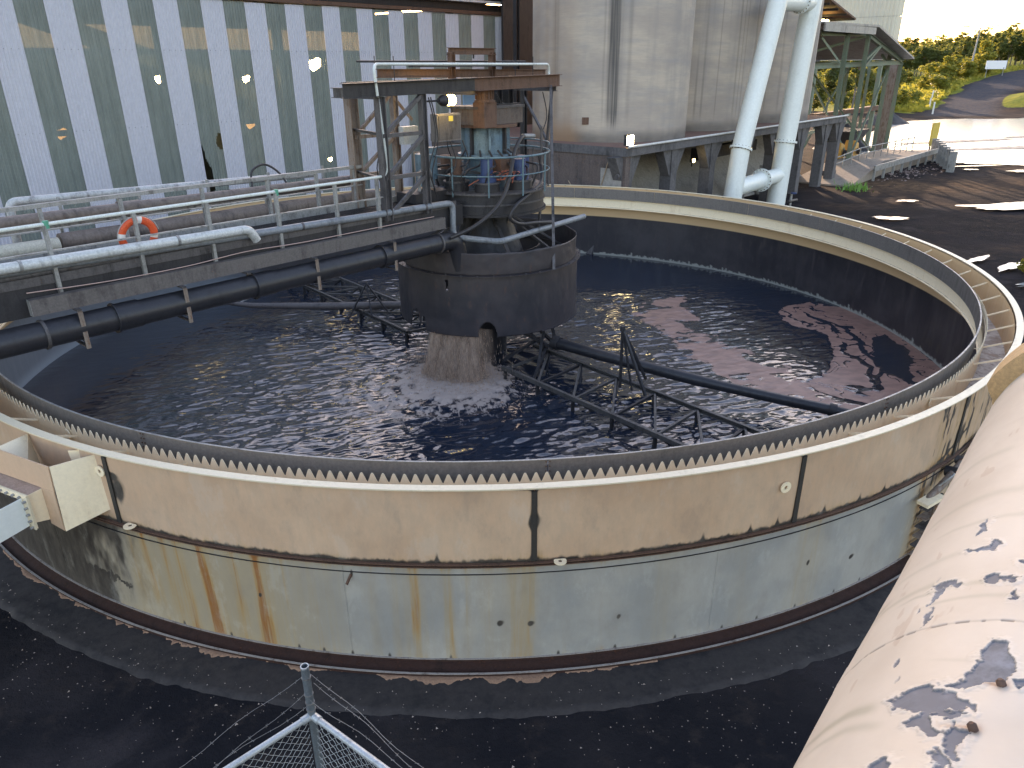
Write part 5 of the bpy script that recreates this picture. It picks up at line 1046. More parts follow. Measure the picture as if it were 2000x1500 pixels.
slabpoly([W(30, 4.3, 8.32), W(38.6, 4.3, 8.36), W(38.6, 12, 8.36), W(30, 12, 8.32)], .10, 'roof_sheet', corr, tr_); slabpoly([W(38.6, 4.3, 8.36), W(49.1, 4.9, 6.62), W(49.1, 12, 6.62), W(38.6, 12, 8.36)], .10, 'roof_sheet', corr, tr_)
MB().uvbox(30, 38.0, 4.25, 4.33, 7.95, 8.32).build('fascia', corr, tr_); MB().uvbox(30, 50, 11.9, 12.0, 6.3, 8.2).build('back_sheet', dirty('dark underside sheet', (.07, .075, .07), (.04, .04, .04)), tr_)
for (a, b_) in ((W(31.5, 5, 7.7), W(34.6, 4.9, 6.4)), (W(38.4, 4.9, 6.4), W(41.8, 5.1, 7.4)), (W(38.5, 4.9, 6.0), W(42.0, 5.1, 7.4)), (W(34.9, 9, 6.4), W(38.4, 4.9, 7.9)), (W(47.2, 6, 6.3), W(45.5, 6, 6.9))): MB().angle(a, b_, .14, .02).build('brace', green_steel, tr_)
for (a, b_) in ((W(38.4, 4.8, .4), W(47.2, 6, 6.0)), (W(47.2, 6, .3), W(42.5, 9.5, 5.9)), (W(42.5, 9.5, .4), W(49.4, 9.5, 6)), (W(34.8, 4.8, 2.0), W(34.3, 9.2, 5.8)), (W(42.6, 9.4, 5.2), W(38.4, 4.9, 1.0))): MB().angle(a, b_, .10, .02).build('long_brace', green_steel, tr_)
for z_ in (2.25, 2.75): MB().bar(W(31, 6.5, z_), W(50, 9.0, z_), .12, .2).build('cross_tie', green_steel, tr_)
MB().bar(W(44, 9.5, 2.9), W(56, 9.0, 3.0), .5, .35).build('walkway', rust_steel, tr_)
ht = T('hanging_hopper', 'dark hopper hanging between the canopy legs over the pond edge', 'hopper', W(46, 7.8, 1.2)); MB().hexa([W(45.2, 7.2, 1.1), W(48.2, 7.2, 1.1), W(48.2, 8.6, 1.1), W(45.2, 8.6, 1.1), W(44.8, 6.9, 1.9), W(48.6, 6.9, 1.9), W(48.6, 8.9, 1.9), W(44.8, 8.9, 1.9)]).build('body', dark_steel, ht)
ub = T('upper_gallery', 'tall corrugated gallery tower rising behind the canopy', 'building', W(54, 15, 7))
gal_mat, nt, b = new_mat('sun bleached corrugated gallery'); n1 = tex_noise(nt, .25, 6, .6, (1, 1, .15)); wv = nt.nodes.new('ShaderNodeTexNoise')
nt.links.new(mixc(nt, ramp(nt, n1, .35, .65), (.46, .45, .40), (.60, .56, .44)), b.inputs['Base Color']); b.inputs['Roughness'].default_value = .5
def corrwall(p0, d, L, z0, z1, nn, name, par, pitch=.30, rows=((0, 1),)):
    k = int(L / pitch); v = []; f = []
    xs = []
    for i in range(k):
        for q, h in ((0, 0), (.4, 0), (.55, 1), (.85, 1)): xs.append(((i + q) * pitch, h * .06))
    for z in (z0, z1):
        for x, h in xs: v.append(P3(p0) + P3(d) * x + P3(nn) * h + np.array([0, 0, z]))
    n = len(xs)
    for i in range(n - 1): f.append((i, i + 1, n + i + 1, n + i))
    MB().add(v, f).build(name, gal_mat, par)
for (z0, z1) in ((6.6, 9.7), (9.72, 12.9), (12.92, 16), (16.02, 21)):
    corrwall(W(54.6, 8.2, 0), E2, 22, z0, z1, -E1, 'cladding_course', ub); corrwall(W(54.6, 8.2, 0), E1, 1.2, z0, z1, -E2, 'cladding_course', ub)
MB().uvbox(54.75, 55.8, 8.35, 27.5, 6.7, 21).build('core', corr, ub)
for (u_, v_) in ((55, 8.8), (55, 14)): MB().uvbox(u_, u_ + .3, v_, v_ + .3, 0, 6.7).build('tower_leg', green_steel, ub)
sc2 = T('small_canopy', 'small dark lean-to roof with warm lights at the top right of the farthest silo', 'canopy', W(33, 6, 9))
slabpoly([W(32.0, 5.0, 9.55), W(37.6, 5.4, 8.75), W(37.6, 9, 8.75), W(32.0, 9, 9.55)], .1, 'roof_sheet', rust_steel, sc2); MB().uvbox(32.2, 37.5, 6.5, 6.6, 8.3, 8.75).build('pale_wall', clad_white, sc2)
for i in range(4): MB().angle(W(32.3 + i * 1.4, 5.1, 9.35 - i * .2), W(32.3 + i * 1.4, 9, 9.35 - i * .2), .12, .02).build('purlin', dark_steel, sc2)
for i, u_ in enumerate((34.9, 35.5)): t = T('canopy_lamp', ('left of two small warm lamps under the lean-to roof', 'right of two small warm lamps under the lean-to roof')[i], 'lamp', W(u_, 6.3, 8.65)); MB().tube([W(u_, 6.3, 8.62), W(u_, 6.3, 8.74)], [.12, .07], 10).build('globe', lamp_warm, t)

# ramp, barriers and bits on the shore
rp = T('concrete_ramp', 'short pale concrete ramp at the foot of the canopy', 'ramp', W(36, 3.5, 0))
conc_lit = dirty('pale ramp concrete', (.30, .25, .20), (.17, .14, .12), (.10, .08, .07), .85, 0, 1.5, .5, .3)
MB().hexa([W(31.6, 2.2, -.1), W(38.6, 2.6, -.1), W(38.6, 5.6, -.1), W(31.6, 5.6, -.1), W(31.6, 2.2, .10), W(38.6, 2.6, .8), W(38.6, 5.6, .8), W(31.6, 5.6, .10)]).build('ramp_body', conc_lit, rp)
MB().hexa([W(38.6, 2.6, -.1), W(49, 2.2, -.1), W(49, 5.6, -.1), W(38.6, 5.6, -.1), W(38.6, 2.6, .8), W(49, 2.2, .5), W(49, 5.6, .5), W(38.6, 5.6, .8)]).build('landing', conc_lit, rp)
MB().uvbox(33.6, 34.3, 4.0, 4.6, .1, .55).build('footing', conc_dark, rp)
rl = T('ramp_railing', 'thin pale pipe railing along the ramp by the canopy legs', 'railing', W(40, 3, .5))
for k in range(12): u_ = 34.5 + k * 1.25; z_ = .5 + (.3 if u_ > 38 else (u_ - 34.5) * .09); MB().tube([W(u_, 4.2 - k * .05, z_ - .3), W(u_, 4.2 - k * .05, z_ + .75)], .03, 6).build('stanchion', galv, rl)
for dz in (.35, .72): MB().tube([W(34.5, 4.2, .5 + dz), W(38.3, 4.0, .8 + dz), W(48.3, 3.6, .75 + dz)], .03, 6).build('rail', galv, rl)
rl2 = T('guard_barrier', 'grey steel guard barrier on the near side of the ramp', 'barrier', W(42, 2.4, .2))
for k in range(8): u_ = 35.2 + k * 1.7; MB().bar(W(u_, 2.1 - k * .03, -.1), W(u_, 2.1 - k * .03, .85), .14, .12).build('post', galv, rl2)
MB().channel(W(35, 2.08, .72), W(49, 1.75, .75), .1, .32).build('rail', galv, rl2)
for k, (u_, v_, n_, lab) in enumerate(((50.6, 2.6, 3, 'grey concrete trestle block with the yellow sign behind it'), (46.4, 1.1, 4, 'row of grey concrete frames lying on the shore right of the barrier'))):
    t = T('concrete_frame', lab, 'frame', W(u_, v_, 0))
    for j in range(n_):
        MB().uvbox(u_ - j * 1.45, u_ - j * 1.45 + .35, v_ - j * .55, v_ - j * .55 + .4, -.1, 1.25).build('upright', galv, t)
        if j < n_ - 1:
            for z_ in (.45, 1.05): MB().bar(W(u_ - j * 1.45 + .1, v_ - j * .55 + .1, z_), W(u_ - (j + 1) * 1.45 + .1, v_ - (j + 1) * .55 + .1, z_), .22, .22).build('cross_bar', galv, t)
ys = T('yellow_panel', 'upright yellow panel standing behind the grey concrete frame', 'panel', W(51.5, 3.2, .6)); MB().hexa([W(50.9, 3.2, .7), W(51.9, 3.0, .7), W(51.9, 3.08, .7), W(50.9, 3.28, .7), W(51.1, 3.25, 2.3), W(52.1, 3.05, 2.3), W(52.1, 3.13, 2.3), W(51.1, 3.33, 2.3)]).build('panel', dirty('yellow paint', (.55, .38, .04), (.40, .26, .04), None, .5, 0, 3), ys); MB().bar(W(51.5, 3.3, 0), W(51.5, 3.3, 1.0), .1, .1).build('post', galv, ys)
for k, (u_, v_, lab) in enumerate(((38.0, 5.2, 'left of two orange yellow machines behind the ramp railing'), (40.0, 5.0, 'right of two orange yellow machines behind the ramp railing'))):
    t = T('yellow_machine', lab, 'machine', W(u_, v_, .8)); MB().hexa([W(u_, v_, .8), W(u_ + 1.0, v_, .8), W(u_ + 1.0, v_ + .8, .8), W(u_, v_ + .8, .8), W(u_ + .3, v_ + .1, 1.75), W(u_ + 1.0, v_ + .1, 1.55), W(u_ + 1.0, v_ + .7, 1.55), W(u_ + .3, v_ + .7, 1.75)]).build('body', dirty('orange yellow paint', (.55, .28, .05), (.30, .15, .05), None, .5, 0, 3), t); MB().tube([W(u_ + .5, v_ - .05, 1.1), W(u_ + .5, v_ - .25, 1.1)], .2, 14).build('wheel', dark_steel, t)
rubble = MB()
for i in range(160):
    p = W(random.gauss(40, 2.8), random.gauss(1.2, .7), .02); s_ = random.uniform(.04, .16); q = [P3([random.uniform(-1, 1), random.uniform(-1, 1), random.uniform(0, .9)]) * s_ + p for _ in range(4)]; rubble.add(q, [(0, 1, 2), (0, 3, 1), (1, 3, 2), (2, 3, 0)])
rubble.build('rubble', plain('red grey rubble', (.26, .19, .17), .9), kind='stuff', label='scattered reddish rubble on the black ground before the guard barrier')
# ================================================================== FAR LAND: LIGHT POLE, BOARD, MARKER POSTS
def tz(x, y): return float(terrain(np.array([x]), np.array([y]))[0])
px_, py_ = 85.5, 130.2; lpz = tz(px_, py_)
pole = T('light_pole', 'tall grey light pole with two arms in front of the forest', 'lamp post', (px_, py_, lpz))
MB().tube([(px_, py_, lpz - .3), (px_ + .25, py_, 12.1)], [.22, .10], 10).build('pole', galv, pole)
for s_ in (-1, 1): MB().tube([(px_ + .25, py_, 11.9), (px_ + .25 + s_ * 1.9, py_ - s_ * .8, 12.2)], .07, 6).build('arm', galv, pole); MB().bar((px_ + .25 + s_ * 1.6, py_ - s_ * .7, 12.25), (px_ + .25 + s_ * 2.6, py_ - s_ * 1.1, 12.3), .4, .18).build('lamp_head', galv, pole)
bx, by = 88.5, 127.5; bz = tz(bx, by)
bd = T('white_board', 'small white board on two posts beside the haul road', 'sign', (bx, by, bz)); MB().bar((bx - 1.5, by + .6, bz + 2.0), (bx + 1.5, by - .6, bz + 2.0), .08, 1.4).build('board', plain('white board', (.8, .8, .8), .5), bd)
for s_ in (-1, 1): MB().bar((bx + s_ * 1.2, by - s_ * .5, bz - .2), (bx + s_ * 1.2, by - s_ * .5, bz + 1.6), .1, .1).build('post', galv, bd)
for i, (x, y, lab) in enumerate(((56.6, 86.5, 'lowest'), (60.0, 94.0, 'second lowest'), (65.5, 104.0, 'third'), (75.0, 120.0, 'highest'))):
    z = tz(x, y); MB().bar((0, 0, -.2), (0, 0, 1.5), .22, .12, (1, 0, 0)).build('marker_post', plain('white post', (.75, .75, .72), .5), None, label=lab + ' white marker post on the left edge of the haul road', cat='marker post', group='marker posts along the haul road', loc=(x, y, z))
m1 = ground_mat

# ================================================================== VEGETATION
def leaf_mat(name, c1, c2, tl):
    m, nt, b = new_mat(name); n = tex_noise(nt, 1.3, 4, .6); oi = nt.nodes.new('ShaderNodeObjectInfo')
    c = mixc(nt, ramp(nt, n, .35, .65), c1, c2); nt.links.new(mixc(nt, mmath(nt, 'MULTIPLY', oi.outputs['Random'], .5), c, (c1[0] * .7, c1[1] * .75, c1[2] * .7)), b.inputs['Base Color']); b.inputs['Roughness'].default_value = .6
    t = nt.nodes.new('ShaderNodeBsdfTranslucent'); t.inputs[0].default_value = c4(tl); ms = nt.nodes.new('ShaderNodeMixShader'); ms.inputs[0].default_value = .38
    nt.links.new(b.outputs[0], ms.inputs[1]); nt.links.new(t.outputs[0], ms.inputs[2]); nt.links.new(ms.outputs[0], nt.nodes['Material Output'].inputs[0]); return m
leaf_a = leaf_mat('eucalypt leaves', (.055, .085, .025), (.11, .13, .035), (.30, .30, .05)); leaf_b = leaf_mat('yellow green shrub leaves', (.13, .16, .025), (.22, .21, .035), (.45, .40, .05))
bark = dirty('grey bark', (.20, .17, .14), (.11, .09, .075), None, .85, 0, 2)
def crown_mesh(name, seed, H, Wd, nlobe, nleaf, ls, mat, low=.35):
    r = np.random.default_rng(seed); lob = []
    for i in range(nlobe):
        h = r.uniform(low, 1.0); w = Wd * (1 - .55 * abs(h - .62) / .4); a = r.uniform(0, 2 * pi); d = r.uniform(0, w * .75); lob.append((d * np.cos(a), d * np.sin(a), h * H, r.uniform(.16, .32) * Wd * 1.3))
    v = []; f = []
    for i in range(nleaf):
        lx, ly, lz, lr = lob[r.integers(nlobe)]; d = r.normal(size=3); d /= np.linalg.norm(d); rad = lr * r.uniform(.55, 1.08); c = np.array([lx, ly, lz]) + d * rad * np.array([1, 1, .72])
        n_ = r.normal(size=3) * .7 + d * .6; n_ /= np.linalg.norm(n_); a = np.cross(n_, [0, 0, 1.]); a /= np.linalg.norm(a) + 1e-9; b_ = np.cross(n_, a); s = ls * r.uniform(.5, 1.3); k = len(v)
        v += [c - a * s * .5, c + b_ * s * .32, c + a * s * .5, c - b_ * s * .32]; f.append((k, k + 1, k + 2, k + 3))
    me = mesh(name, v, f); me.materials.append(mat); return me, lob
def trunk_mesh(name, seed, H, lob):
    r = np.random.default_rng(seed); mb = MB(); top = np.array([r.uniform(-.3, .3), r.uniform(-.3, .3), H * .75]); mb.tube([(0, 0, -.5), (r.uniform(-.1, .1), .05, H * .3), top], [H * .022, H * .016, H * .006], 7)
    for (x, y, z, _) in lob[:9]: h0 = min(z * .6, H * .6); mb.tube([np.array([0, 0, h0]) + top * [h0 / H, h0 / H, 0], (x * .6, y * .6, (z + h0) / 2 + .2), (x, y, z)], [H * .010, H * .006, H * .002], 5)
    me = mesh(name, mb.v, mb.f, True); me.materials.append(bark); return me
kinds = []
for i, (H, Wd, nl, low) in enumerate(((10, 3.0, 26, .38), (11, 2.6, 22, .45), (8.5, 3.2, 24, .30), (9, 2.4, 20, .5))):
    cm, lob = crown_mesh('crown', 20 + i, H, Wd, nl, 2600, .55, leaf_a, low); kinds.append((cm, trunk_mesh('trunk', 30 + i, H, lob)))
shrubs = [crown_mesh('crown', 50 + i, 2.4, 1.5, 14, 1500, .26, leaf_b, .12)[0] for i in range(3)]
def tree(x, y, k, s, label, cat='tree', group='trees on the far hillside', trunk=True):
    e = T('tree', label, cat, (x, y, tz(x, y) - .1), group); 
    o = link('crown', kinds[k][0], None, e); o2 = link('trunk', kinds[k][1], None, e)
    e.e.scale = (s, s, s * random.uniform(.9, 1.1)); e.e.rotation_euler = (0, 0, random.uniform(0, 6.28)); return e
tlab = 'bushy green gum tree in the front edge of the forest on the far hillside'
def azd(az, d): return CAM[0] + d * sin(R(az)), CAM[1] + d * cos(R(az))
for i in range(110):
    az = 16.5 + i * .17 + random.uniform(-.15, .15); d = random.uniform(186, 215) - (az - 26) * .5; x, y = azd(az, d)
    if poly_sdf(np.array([x]), np.array([y]), road_poly)[0] < 4: continue
    tree(x, y, random.randrange(4), random.uniform(.52, .72), tlab)
# bulk of the forest behind the front trees
r = np.random.default_rng(5); V = []; Fc = []
NF = 900; q0 = np.arange(4)
base_crowns = []
for cm, _ in kinds: a = np.zeros(len(cm.vertices) * 3); cm.vertices.foreach_get('co', a); base_crowns.append(a.reshape(-1, 4, 3)[::4].reshape(-1, 3))
for i in range(NF):
    az = r.uniform(12, 38); d = 205 + 215 * r.random() ** 1.4; x, y = azd(az, d); c = base_crowns[r.integers(4)]; s = r.uniform(.54, .76); a = r.uniform(0, 6.28)
    p = c * s * 1.1; V.append(np.stack([p[:, 0] * cos(a) - p[:, 1] * sin(a) + x, p[:, 0] * sin(a) + p[:, 1] * cos(a) + y, p[:, 2] + tz(x, y)], -1))
V = np.concatenate(V); nq = len(V) // 4
me = bpy.data.meshes.new('forest'); me.vertices.add(len(V)); me.vertices.foreach_set('co', V.astype(np.float32).ravel()); me.loops.add(nq * 4); me.loops.foreach_set('vertex_index', np.arange(nq * 4, dtype=np.int32)); me.polygons.add(nq); me.polygons.foreach_set('loop_start', np.arange(0, nq * 4, 4, dtype=np.int32)); me.update(calc_edges=True)
link('forest', me, leaf_a, kind='stuff', label='dense forest of gum trees covering the hill behind the front trees')
# shrubs on the bank, trees beyond the pond seen through the canopy legs
for (az, d, k, s) in ((21.2, 104, 2, .62), (22.0, 112, 0, .75), (22.9, 100, 3, .60), (23.6, 118, 1, .72), (20.4, 96, 2, .7), (24.3, 126, 2, .7), (19.6, 100, 0, .8), (25.1, 135, 3, .66), (26.0, 142, 2, .58)):
    x, y = azd(az, d); tree(x, y, k, s, ('leafy tree beyond the pond, ' + {20.4: 'just right of the farthest silo', 19.6: 'half hidden by the farthest silo', 21.2: 'between the first and second canopy legs from the left', 22.0: 'behind the second canopy leg from the left', 22.9: 'between the second and third canopy legs', 23.6: 'behind the third canopy leg', 24.3: 'between the third and fourth canopy legs', 25.1: 'behind the broad rusty end leg', 26.0: 'just right of the canopy end leg'}[az]), group='trees beyond the pond')
for i in range(46):
    az = random.uniform(20.5, 30.6); d = random.uniform(118, 178) if az < 28.5 else random.uniform(160, 182); x, y = azd(az, d)
    if poly_sdf(np.array([x]), np.array([y]), road_poly)[0] < 3: continue
    e = T('shrub', 'yellow green shrub on the grassy bank beside the haul road', 'shrub', (x, y, tz(x, y) - .1), 'shrubs on the grassy bank'); link('foliage', shrubs[i % 3], None, e); s = random.uniform(.7, 1.7); e.e.scale = (s * 1.2, s * 1.2, s); e.e.rotation_euler = (0, 0, random.uniform(0, 6))
for (x, y, s, lab) in ((90.5, 134, 2.3, 'round olive shrub left of the white board'), (80, 127, 1.8, 'small round tree left of the light pole'), (17.7, 6.6, .36, 'bright yellow green bush by the puddles at the right edge')):
    e = T('shrub', lab, 'shrub', (x, y, tz(x, y) - .1)); link('foliage', shrubs[1], None, e); e.e.scale = (s, s, s)
# rough grass tufts on the bank, and weeds by the ramp
mb = MB()
for i in range(9000):
    az = random.uniform(23.5, 34); d = 112 + 75 * random.random() ** 1.3; x, y = azd(az, d)
    if poly_sdf(np.array([x]), np.array([y]), road_poly)[0] < 1.0 or poly_sdf(np.array([x]), np.array([y]), grass_poly)[0] > -1: continue
    z = tz(x, y) if i % 1 == 0 else 0; w = random.uniform(.15, .5); h = random.uniform(.2, .7); a = random.uniform(0, 3.14); dx, dy = cos(a) * w, sin(a) * w
    mb.add([(x - dx, y - dy, z - .1), (x + dx, y + dy, z - .1), (x + dx * .6, y + dy, z + h), (x - dx * .4, y - dy * .6, z + h * .8)], [(0, 1, 2, 3)])
mb.build('rough_grass', leaf_mat('dry yellow grass', (.20, .21, .03), (.34, .30, .05), (.5, .45, .06)), kind='stuff', label='rough yellow green grass covering the bank')
mb = MB()
for i in range(140):
    p = W(random.gauss(31.2, .5), random.gauss(1.9, .35), 0); h = random.uniform(.1, .45); d = P3([random.uniform(-.2, .2), random.uniform(-.2, .2), 0]); mb.add([p - [.03, 0, 0], p + [.03, 0, 0], p + d + [0, 0, h]], [(0, 1, 2)])
mb.build('weeds', plain('fresh weed green', (.12, .26, .04), .6), kind='stuff', label='tuft of bright green weeds on the dark ground before the ramp')

# ================================================================== FOREGROUND FENCE CORNER
fc = T('fence', 'chain link fence corner with galvanised post, rails and barbed wire in front of the tank', 'fence', (-.78, -13.5, 0))
P0 = np.array([-.78, -13.50, 0]); dl = np.array([-.72, -.69, 0]); dl /= np.linalg.norm(dl); drr = np.array([.80, -.60, 0]); drr /= np.linalg.norm(drr)
gz = dirty('dull galvanised tube', (.20, .24, .27), (.11, .12, .13), None, .45, .5, 6, .5); gz2 = dirty('bright galvanised rail', (.50, .54, .56), (.30, .32, .33), None, .4, .3, 8, .5)
mb = MB().tube([P0, P0 + [0, 0, 2.96]], .026, 20, cap=False); mb.tube([P0 + [0, 0, 2.80], P0 + [0, 0, 2.965]], .021, 20, cap=False); mb.build('corner_post', gz, fc)
MB().ring(.021, .027, 2.955, 2.967, 0, 360, 24, (P0[0], P0[1])).build('post_rim', gz2, fc)
ZR = 2.545
for d in (dl, drr):
    MB().tube([P0 + d * .03 + [0, 0, ZR], P0 + d * 3.2 + [0, 0, ZR]], .021, 14).build('top_rail', gz2, fc)
    MB().tube([P0 + d * .02 + [0, 0, ZR], P0 + d * .075 + [0, 0, ZR]], .027, 12).build('rail_end', gz2, fc)
    mb = MB(); pw = .062; n = int(3.3 / pw)
    for i in range(-44, n):
        for s_ in (1, -1):
            pts = []; x0 = i * pw; L = 2.45
            for j in range(0, int(2 * L / pw) + 1):
                z = ZR - j * pw / 2; x = x0 + (j * pw / 2 if s_ > 0 else 2.7 - j * pw / 2)
                if x < .02 or x > 3.15 or z < .05: continue
                sag = .012 * math.sin(x * 7 + z * 5); nn = np.array([-d[1], d[0], 0]) * (sag + (.004 if (j + (s_ > 0)) % 2 else -.004)); pts.append(P0 + d * x + nn + [0, 0, z])
            if len(pts) > 1 and s_ > 0: mb.tube(pts, .0016, 3, cap=False)
            elif len(pts) > 1: mb.tube(pts, .0016, 3, cap=False)
    mb.build('chain_link_mesh', gz2, fc, kind='stuff')
barb = dirty('barbed wire steel', (.28, .27, .26), (.16, .14, .13), (.2, .13, .09), .5, .4, 20, .5)
for d, offs in ((dl, ((.0, 2.86, .13), (.02, 2.72, .30), (-.02, 2.66, .10))), (drr, ((.0, 2.87, .10), (.03, 2.78, .18), (-.02, 2.70, .07)))):
    side = np.array([-d[1], d[0], 0]); side = side if side[1] > 0 else -side
    for (o_, z_, sag) in offs:
        pts = [P0 + d * x + side * (.02 + o_ + .02 * math.sin(x * 4 + z_ * 9)) + [0, 0, z_ - sag * math.sin(min(1, x / 1.6) * 1.6) + .012 * math.sin(x * 11 + z_)] for x in np.linspace(.0, 2.6, 24)]
        o = MB().tube(pts, .0019, 4).build('barbed_wire', barb, fc); mb = MB()
        for j in range(0, 23):
            p = (pts[j] + pts[j + 1]) / 2
            for q in range(2): dd = rng.normal(size=3); dd /= np.linalg.norm(dd); mb.tube([p - dd * .013, p + dd * .013], .0013, 3)
        mb.build('barbs', barb, o, kind='stuff')
for z_ in (2.87, 2.73, 2.66, 2.60): MB().ring(.026, .030, z_, z_ + .006, 0, 360, 16, (P0[0], P0[1])).build('wire_wrap', barb, fc)

# ================================================================== FOREGROUND DUCT WITH PEELING PAINT
aP = R(40); F1 = np.array([sin(aP), cos(aP), 0]); F2 = np.array([-cos(aP), sin(aP), 0]); S8 = .8
cu, cvv, cz = CAM @ F1, CAM @ F2 - .47 * S8, CAM[2] - 2.91 * S8; RHO = 1.0 * S8
def DP(u, ang, r=RHO): return F1 * (cu + u) + F2 * (cvv + r * np.cos(np.radians(ang))) + np.array([0, 0, cz + r * sin(R(ang))])
patches = {
 'A': [(2.76, 60.3), (2.85, 61.9), (2.83, 64.0), (2.72, 66.8), (2.63, 66.6), (2.56, 65.8), (2.59, 63.5), (2.53, 59.5), (2.54, 56.5), (2.64, 59.5), (2.69, 60.5)],
 'B': [(2.5, 44.6), (2.53, 47.8), (2.55, 53.2), (2.51, 57.1), (2.45, 62.4), (2.40, 63.5), (2.43, 60.5), (2.41, 58.2), (2.38, 60.5), (2.36, 58.3), (2.40, 54.6), (2.34, 54.8), (2.28, 57.6), (2.26, 55.0), (2.33, 50.9), (2.40, 52.2), (2.44, 47.4)],
 'C': [(3.37, 42.0), (3.39, 45.5), (3.34, 50.2), (3.31, 49.4), (3.33, 46.1), (3.27, 43.0)], 'D': [(3.36, 56.8), (3.34, 63.1), (3.28, 62.9), (3.30, 60.2), (3.32, 57.0)], 'E': [(3.13, 61.8), (3.22, 64.0), (3.15, 65.4), (3.13, 63.0)],
 'F': [(3.68, 47.3), (3.65, 50.7), (3.67, 52.6), (3.73, 54.6), (3.60, 55.8), (3.63, 52.0), (3.60, 50.2)], 'G': [(3.93, 49.0), (3.97, 50.7), (3.85, 51.3), (3.83, 49.6)],
 'H': [(2.28, 57.8), (2.31, 60.2), (2.29, 62.9), (2.24, 63.3), (2.22, 61.8), (2.17, 61.8), (2.16, 60.7), (2.22, 60.1)], 'I': [(2.14, 46.1), (2.17, 48.5), (2.14, 50.5), (2.09, 49.4), (2.07, 46.0)], 'J': [(2.17, 57.7), (2.20, 59.2), (2.13, 60.5), (2.09, 58.3)],
 'K': [(3.0, 11.5), (3.1, 12.5), (3.05, 14)], 'L': [(4.0, 60), (3.97, 62), (3.93, 61)], 'M': [(3.5, 62), (3.47, 66), (3.44, 64)], 'N': [(2.62, 68.0), (2.66, 70), (2.58, 70)]}
U = np.linspace(0, 1, 1800) ** 1.35 * 4.6 + 1.25; A = np.linspace(2, 88, 330); UU, AA = np.meshgrid(U, A, indexing='ij'); arc = np.radians(AA)
jx = (fbm(UU * 16, arc * 16, 301, 5) - .5) * .16; jy = (fbm(UU * 16 + 5, arc * 16, 302, 5) - .5) * .16
jx = jx + (fbm(UU * 60, arc * 60, 303, 3) - .5) * .06; jy = jy + (fbm(UU * 60 + 3, arc * 60, 304, 3) - .5) * .06
peel = np.zeros_like(UU); edge_ = np.full_like(UU, 9.)
for k, poly in patches.items():
    pp = [(a * S8, R(b_) * S8) for a, b_ in poly]; sd_ = poly_sdf(UU + jx * .45, arc * S8 + jy * .45, pp); edge_ = np.minimum(edge_, sd_)
crk = np.abs(vn(UU * 9 + jx * 30, arc * 9 + jy * 30, 305) - .5); zone = sstep(.72, .80, fbm(UU * 1.3, arc * 3 + 5, 306, 3)) * (AA > 38)
spots = sstep(.70, .72, fbm(UU * 11, arc * 22, 307, 4)) * sstep(.56, .66, fbm(UU * 1.6, arc * 4, 308, 3)) * (AA > 40)
peel = np.maximum(sstep(.004, -.003, edge_), spots)
lift = sstep(.030, .0, edge_) * (1 - peel)
seamu = 2.98 * S8; sm = np.exp(-((UU - seamu - (fbm(arc * 4, UU * 0, 310) - .5) * .02) / .006) ** 2) * (.35 + .65 * (fbm(arc * 30, UU * 0, 311) > .5))
stn = np.zeros_like(UU)
for (u0, a0, a1, w, st) in ((2.44, 14, 43, .022, .75), (2.33, 20, 46, .018, .45), (3.40, 15, 44, .02, .45), (3.30, 30, 60, .015, .5), (3.50, 5, 24, .02, .5), (3.16, 40, 70, .015, .4), (3.66, 20, 47, .02, .3), (4.3, 20, 60, .03, .35), (5.0, 10, 50, .03, .3), (3.95, 30, 70, .02, .3), (2.7, 50, 60, .01, .3)):
    stn += st * gs(UU + (fbm(arc * 3, UU * 2, 312) - .5) * .05 + (AA - a1) * .0012, u0 * S8, w * (.6 + .8 * (AA - a0) / (a1 - a0 + 1))) * sstep(a0 - 4, a0 + 8, AA) * sstep(a1 + 1, a1 - 4, AA)
rb = np.zeros_like(UU)
for (u0, a0) in ((2.57, 65.9), (2.32, 63.4)): rb += np.exp(-((UU - u0 * S8) / .020) ** 2 - ((arc - R(a0)) / .022) ** 2) + .8 * np.exp(-((UU - u0 * S8) / .009) ** 2) * sstep(a0 - 8, a0 - 1, AA) * (AA < a0)
rb += .8 * sstep(.74, .78, fbm(UU * 5, arc * 12, 315)) * .3
rr_ = RHO + .012 * (fbm(UU * 2.2, arc * 4, 330, 3) - .5) - .0035 * peel + .006 * lift * fbm(UU * 20, arc * 20, 316) + (fbm(UU * 1.2, arc * 1.5, 317) - .5) * .010 - .004 * sm
X = F1[0] * (cu + UU) + F2[0] * (cvv + rr_ * np.cos(arc)); Y = F1[1] * (cu + UU) + F2[1] * (cvv + rr_ * np.cos(arc)); Zz = cz + rr_ * np.sin(arc)
UE = 5.62
kp = ((UU[:-1, :-1] + 0) < UE + .04 * (fbm(arc[:-1, :-1] * 14, UU[:-1, :-1] * 0, 320) - .5))
m, nt, b = new_mat('peeling cream duct paint'); s = attr(nt, 'mask'); s2 = attr(nt, 'mask2'); n1 = tex_noise(nt, 1.8, 7, .6); n2 = tex_noise(nt, 14, 6, .7); n3 = tex_noise(nt, 60, 4, .7)
c = mixc(nt, ramp(nt, n1, .35, .7), (.62, .525, .425), (.55, .455, .36)); c = mixc(nt, ramp(nt, n2, .60, .75, 0, .4), c, (.60, .50, .40)); c = mixc(nt, ramp(nt, n3, .70, .78, 0, .5), c, (.45, .38, .31))
c = mixc(nt, mmath(nt, 'MULTIPLY', s[1], .75), c, (.38, .33, .24)); c = mixc(nt, mmath(nt, 'MULTIPLY', s2[0], .9), c, (.30, .13, .05)); c = mixc(nt, s2[1], c, (.22, .17, .13))
pk_ = mixc(nt, ramp(nt, n2, .35, .65), (.085, .095, .115), (.19, .21, .245)); pk_ = mixc(nt, ramp(nt, n1, .4, .6), pk_, (.12, .125, .145))
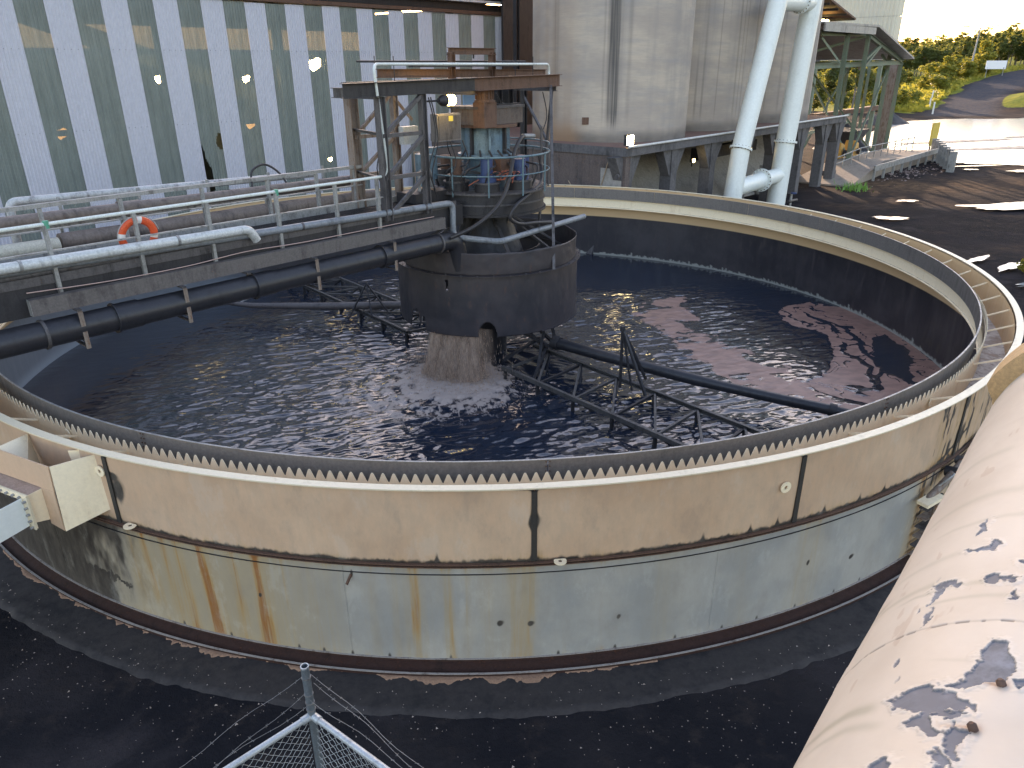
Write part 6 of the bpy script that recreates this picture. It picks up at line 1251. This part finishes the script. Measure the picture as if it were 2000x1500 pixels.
c = mixc(nt, s[0], c, pk_); c = mixc(nt, s[2], c, (.72, .64, .55)); nt.links.new(c, b.inputs['Base Color']); nt.links.new(ramp(nt, s[0], .3, .7, .5, .62), b.inputs['Roughness']); bump(nt, b, n2, .12, .004); duct_mat = m
dk = sstep(.006, .001, np.abs(edge_)) * (jx > -.02)  # dark rim round the peeled patches: shadow of the flake edges, painted on
duct = T('foreground_duct', 'huge cream painted duct with peeling paint filling the lower right corner', 'duct', DP(3, 90, 0))
me = grid_mesh('painted_casing', X - duct.o[0], Y - duct.o[1], Zz - duct.o[2], {'mask': np.stack([peel, np.clip(stn * 1.5, 0, 1), .28 * lift * (1 - dk)], -1), 'mask2': np.stack([np.clip(rb, 0, 1), np.clip(sm * .9 + .7 * dk * (edge_ < .02), 0, 1), peel * 0], -1)}, keep=kp); link('painted_casing', me, duct_mat, duct)
for nm, a0, a1, u0, u1 in (('underside_casing', 90, 358 + 4, -1.0, UE), ('rear_casing', 2, 90, -1.0, 1.26)):
    uu_, aa_ = np.meshgrid(np.linspace(u0, u1, 24), np.linspace(a0 - 2.5 if nm == 'underside_casing' else a0, a1, 80), indexing='ij'); ar = np.radians(aa_); r0 = RHO - .002
    link(nm, grid_mesh(nm, F1[0] * (cu + uu_) + F2[0] * (cvv + r0 * np.cos(ar)) - duct.o[0], F1[1] * (cu + uu_) + F2[1] * (cvv + r0 * np.cos(ar)) - duct.o[1], cz + r0 * np.sin(ar) - duct.o[2]), dirty('cream duct underside', (.70, .61, .51), (.55, .46, .37), None, .5, 0, 1.5), duct)
# tan end collar of the duct, a saddle plate wider than the casing
v = []; f = []; n = 60; tan = dirty('tan collar paint', (.58, .36, .17), (.45, .26, .12), (.12, .07, .05), .55, 0, 3, .4, .2)
for i in range(n + 1):
    a = 13.5 + i * 150 / n; gr_ = sstep(13.5, 22, a) * .105
    for (u_, r_2) in ((UE - .06, RHO + .002 + gr_), (UE + .30, RHO + .002 + gr_), (UE + .30, RHO - .05), (UE - .06, RHO - .05)): v.append(DP(u_, a, r_2))
for i in range(n):
    for q in range(4): f.append((i * 4 + q, i * 4 + (q + 1) % 4, (i + 1) * 4 + (q + 1) % 4, (i + 1) * 4 + q))
f += [(0, 1, 2, 3), (n * 4 + 3, n * 4 + 2, n * 4 + 1, n * 4)]
MB().add(v, f).build('end_collar', tan, duct)
for (u0, a0) in ((2.57, 65.9), (2.32, 63.4)):
    p = DP(u0 * S8, a0, RHO); n_ = DP(u0 * S8, a0, RHO + 1) - p; MB().tube([p - n_ * .01, p + n_ * .012, p + n_ * .020], [.013, .013, .006], 8).build('rusted_stud', rust_steel, duct)
for i in range(3):
    u_ = -.2 + i * 2.6; MB().bar(DP(u_, 90, 0) - [0, 0, RHO * .95], DP(u_, 90, 0) * [1, 1, 0], .25, .25, F1).build('support_leg', galv, duct)
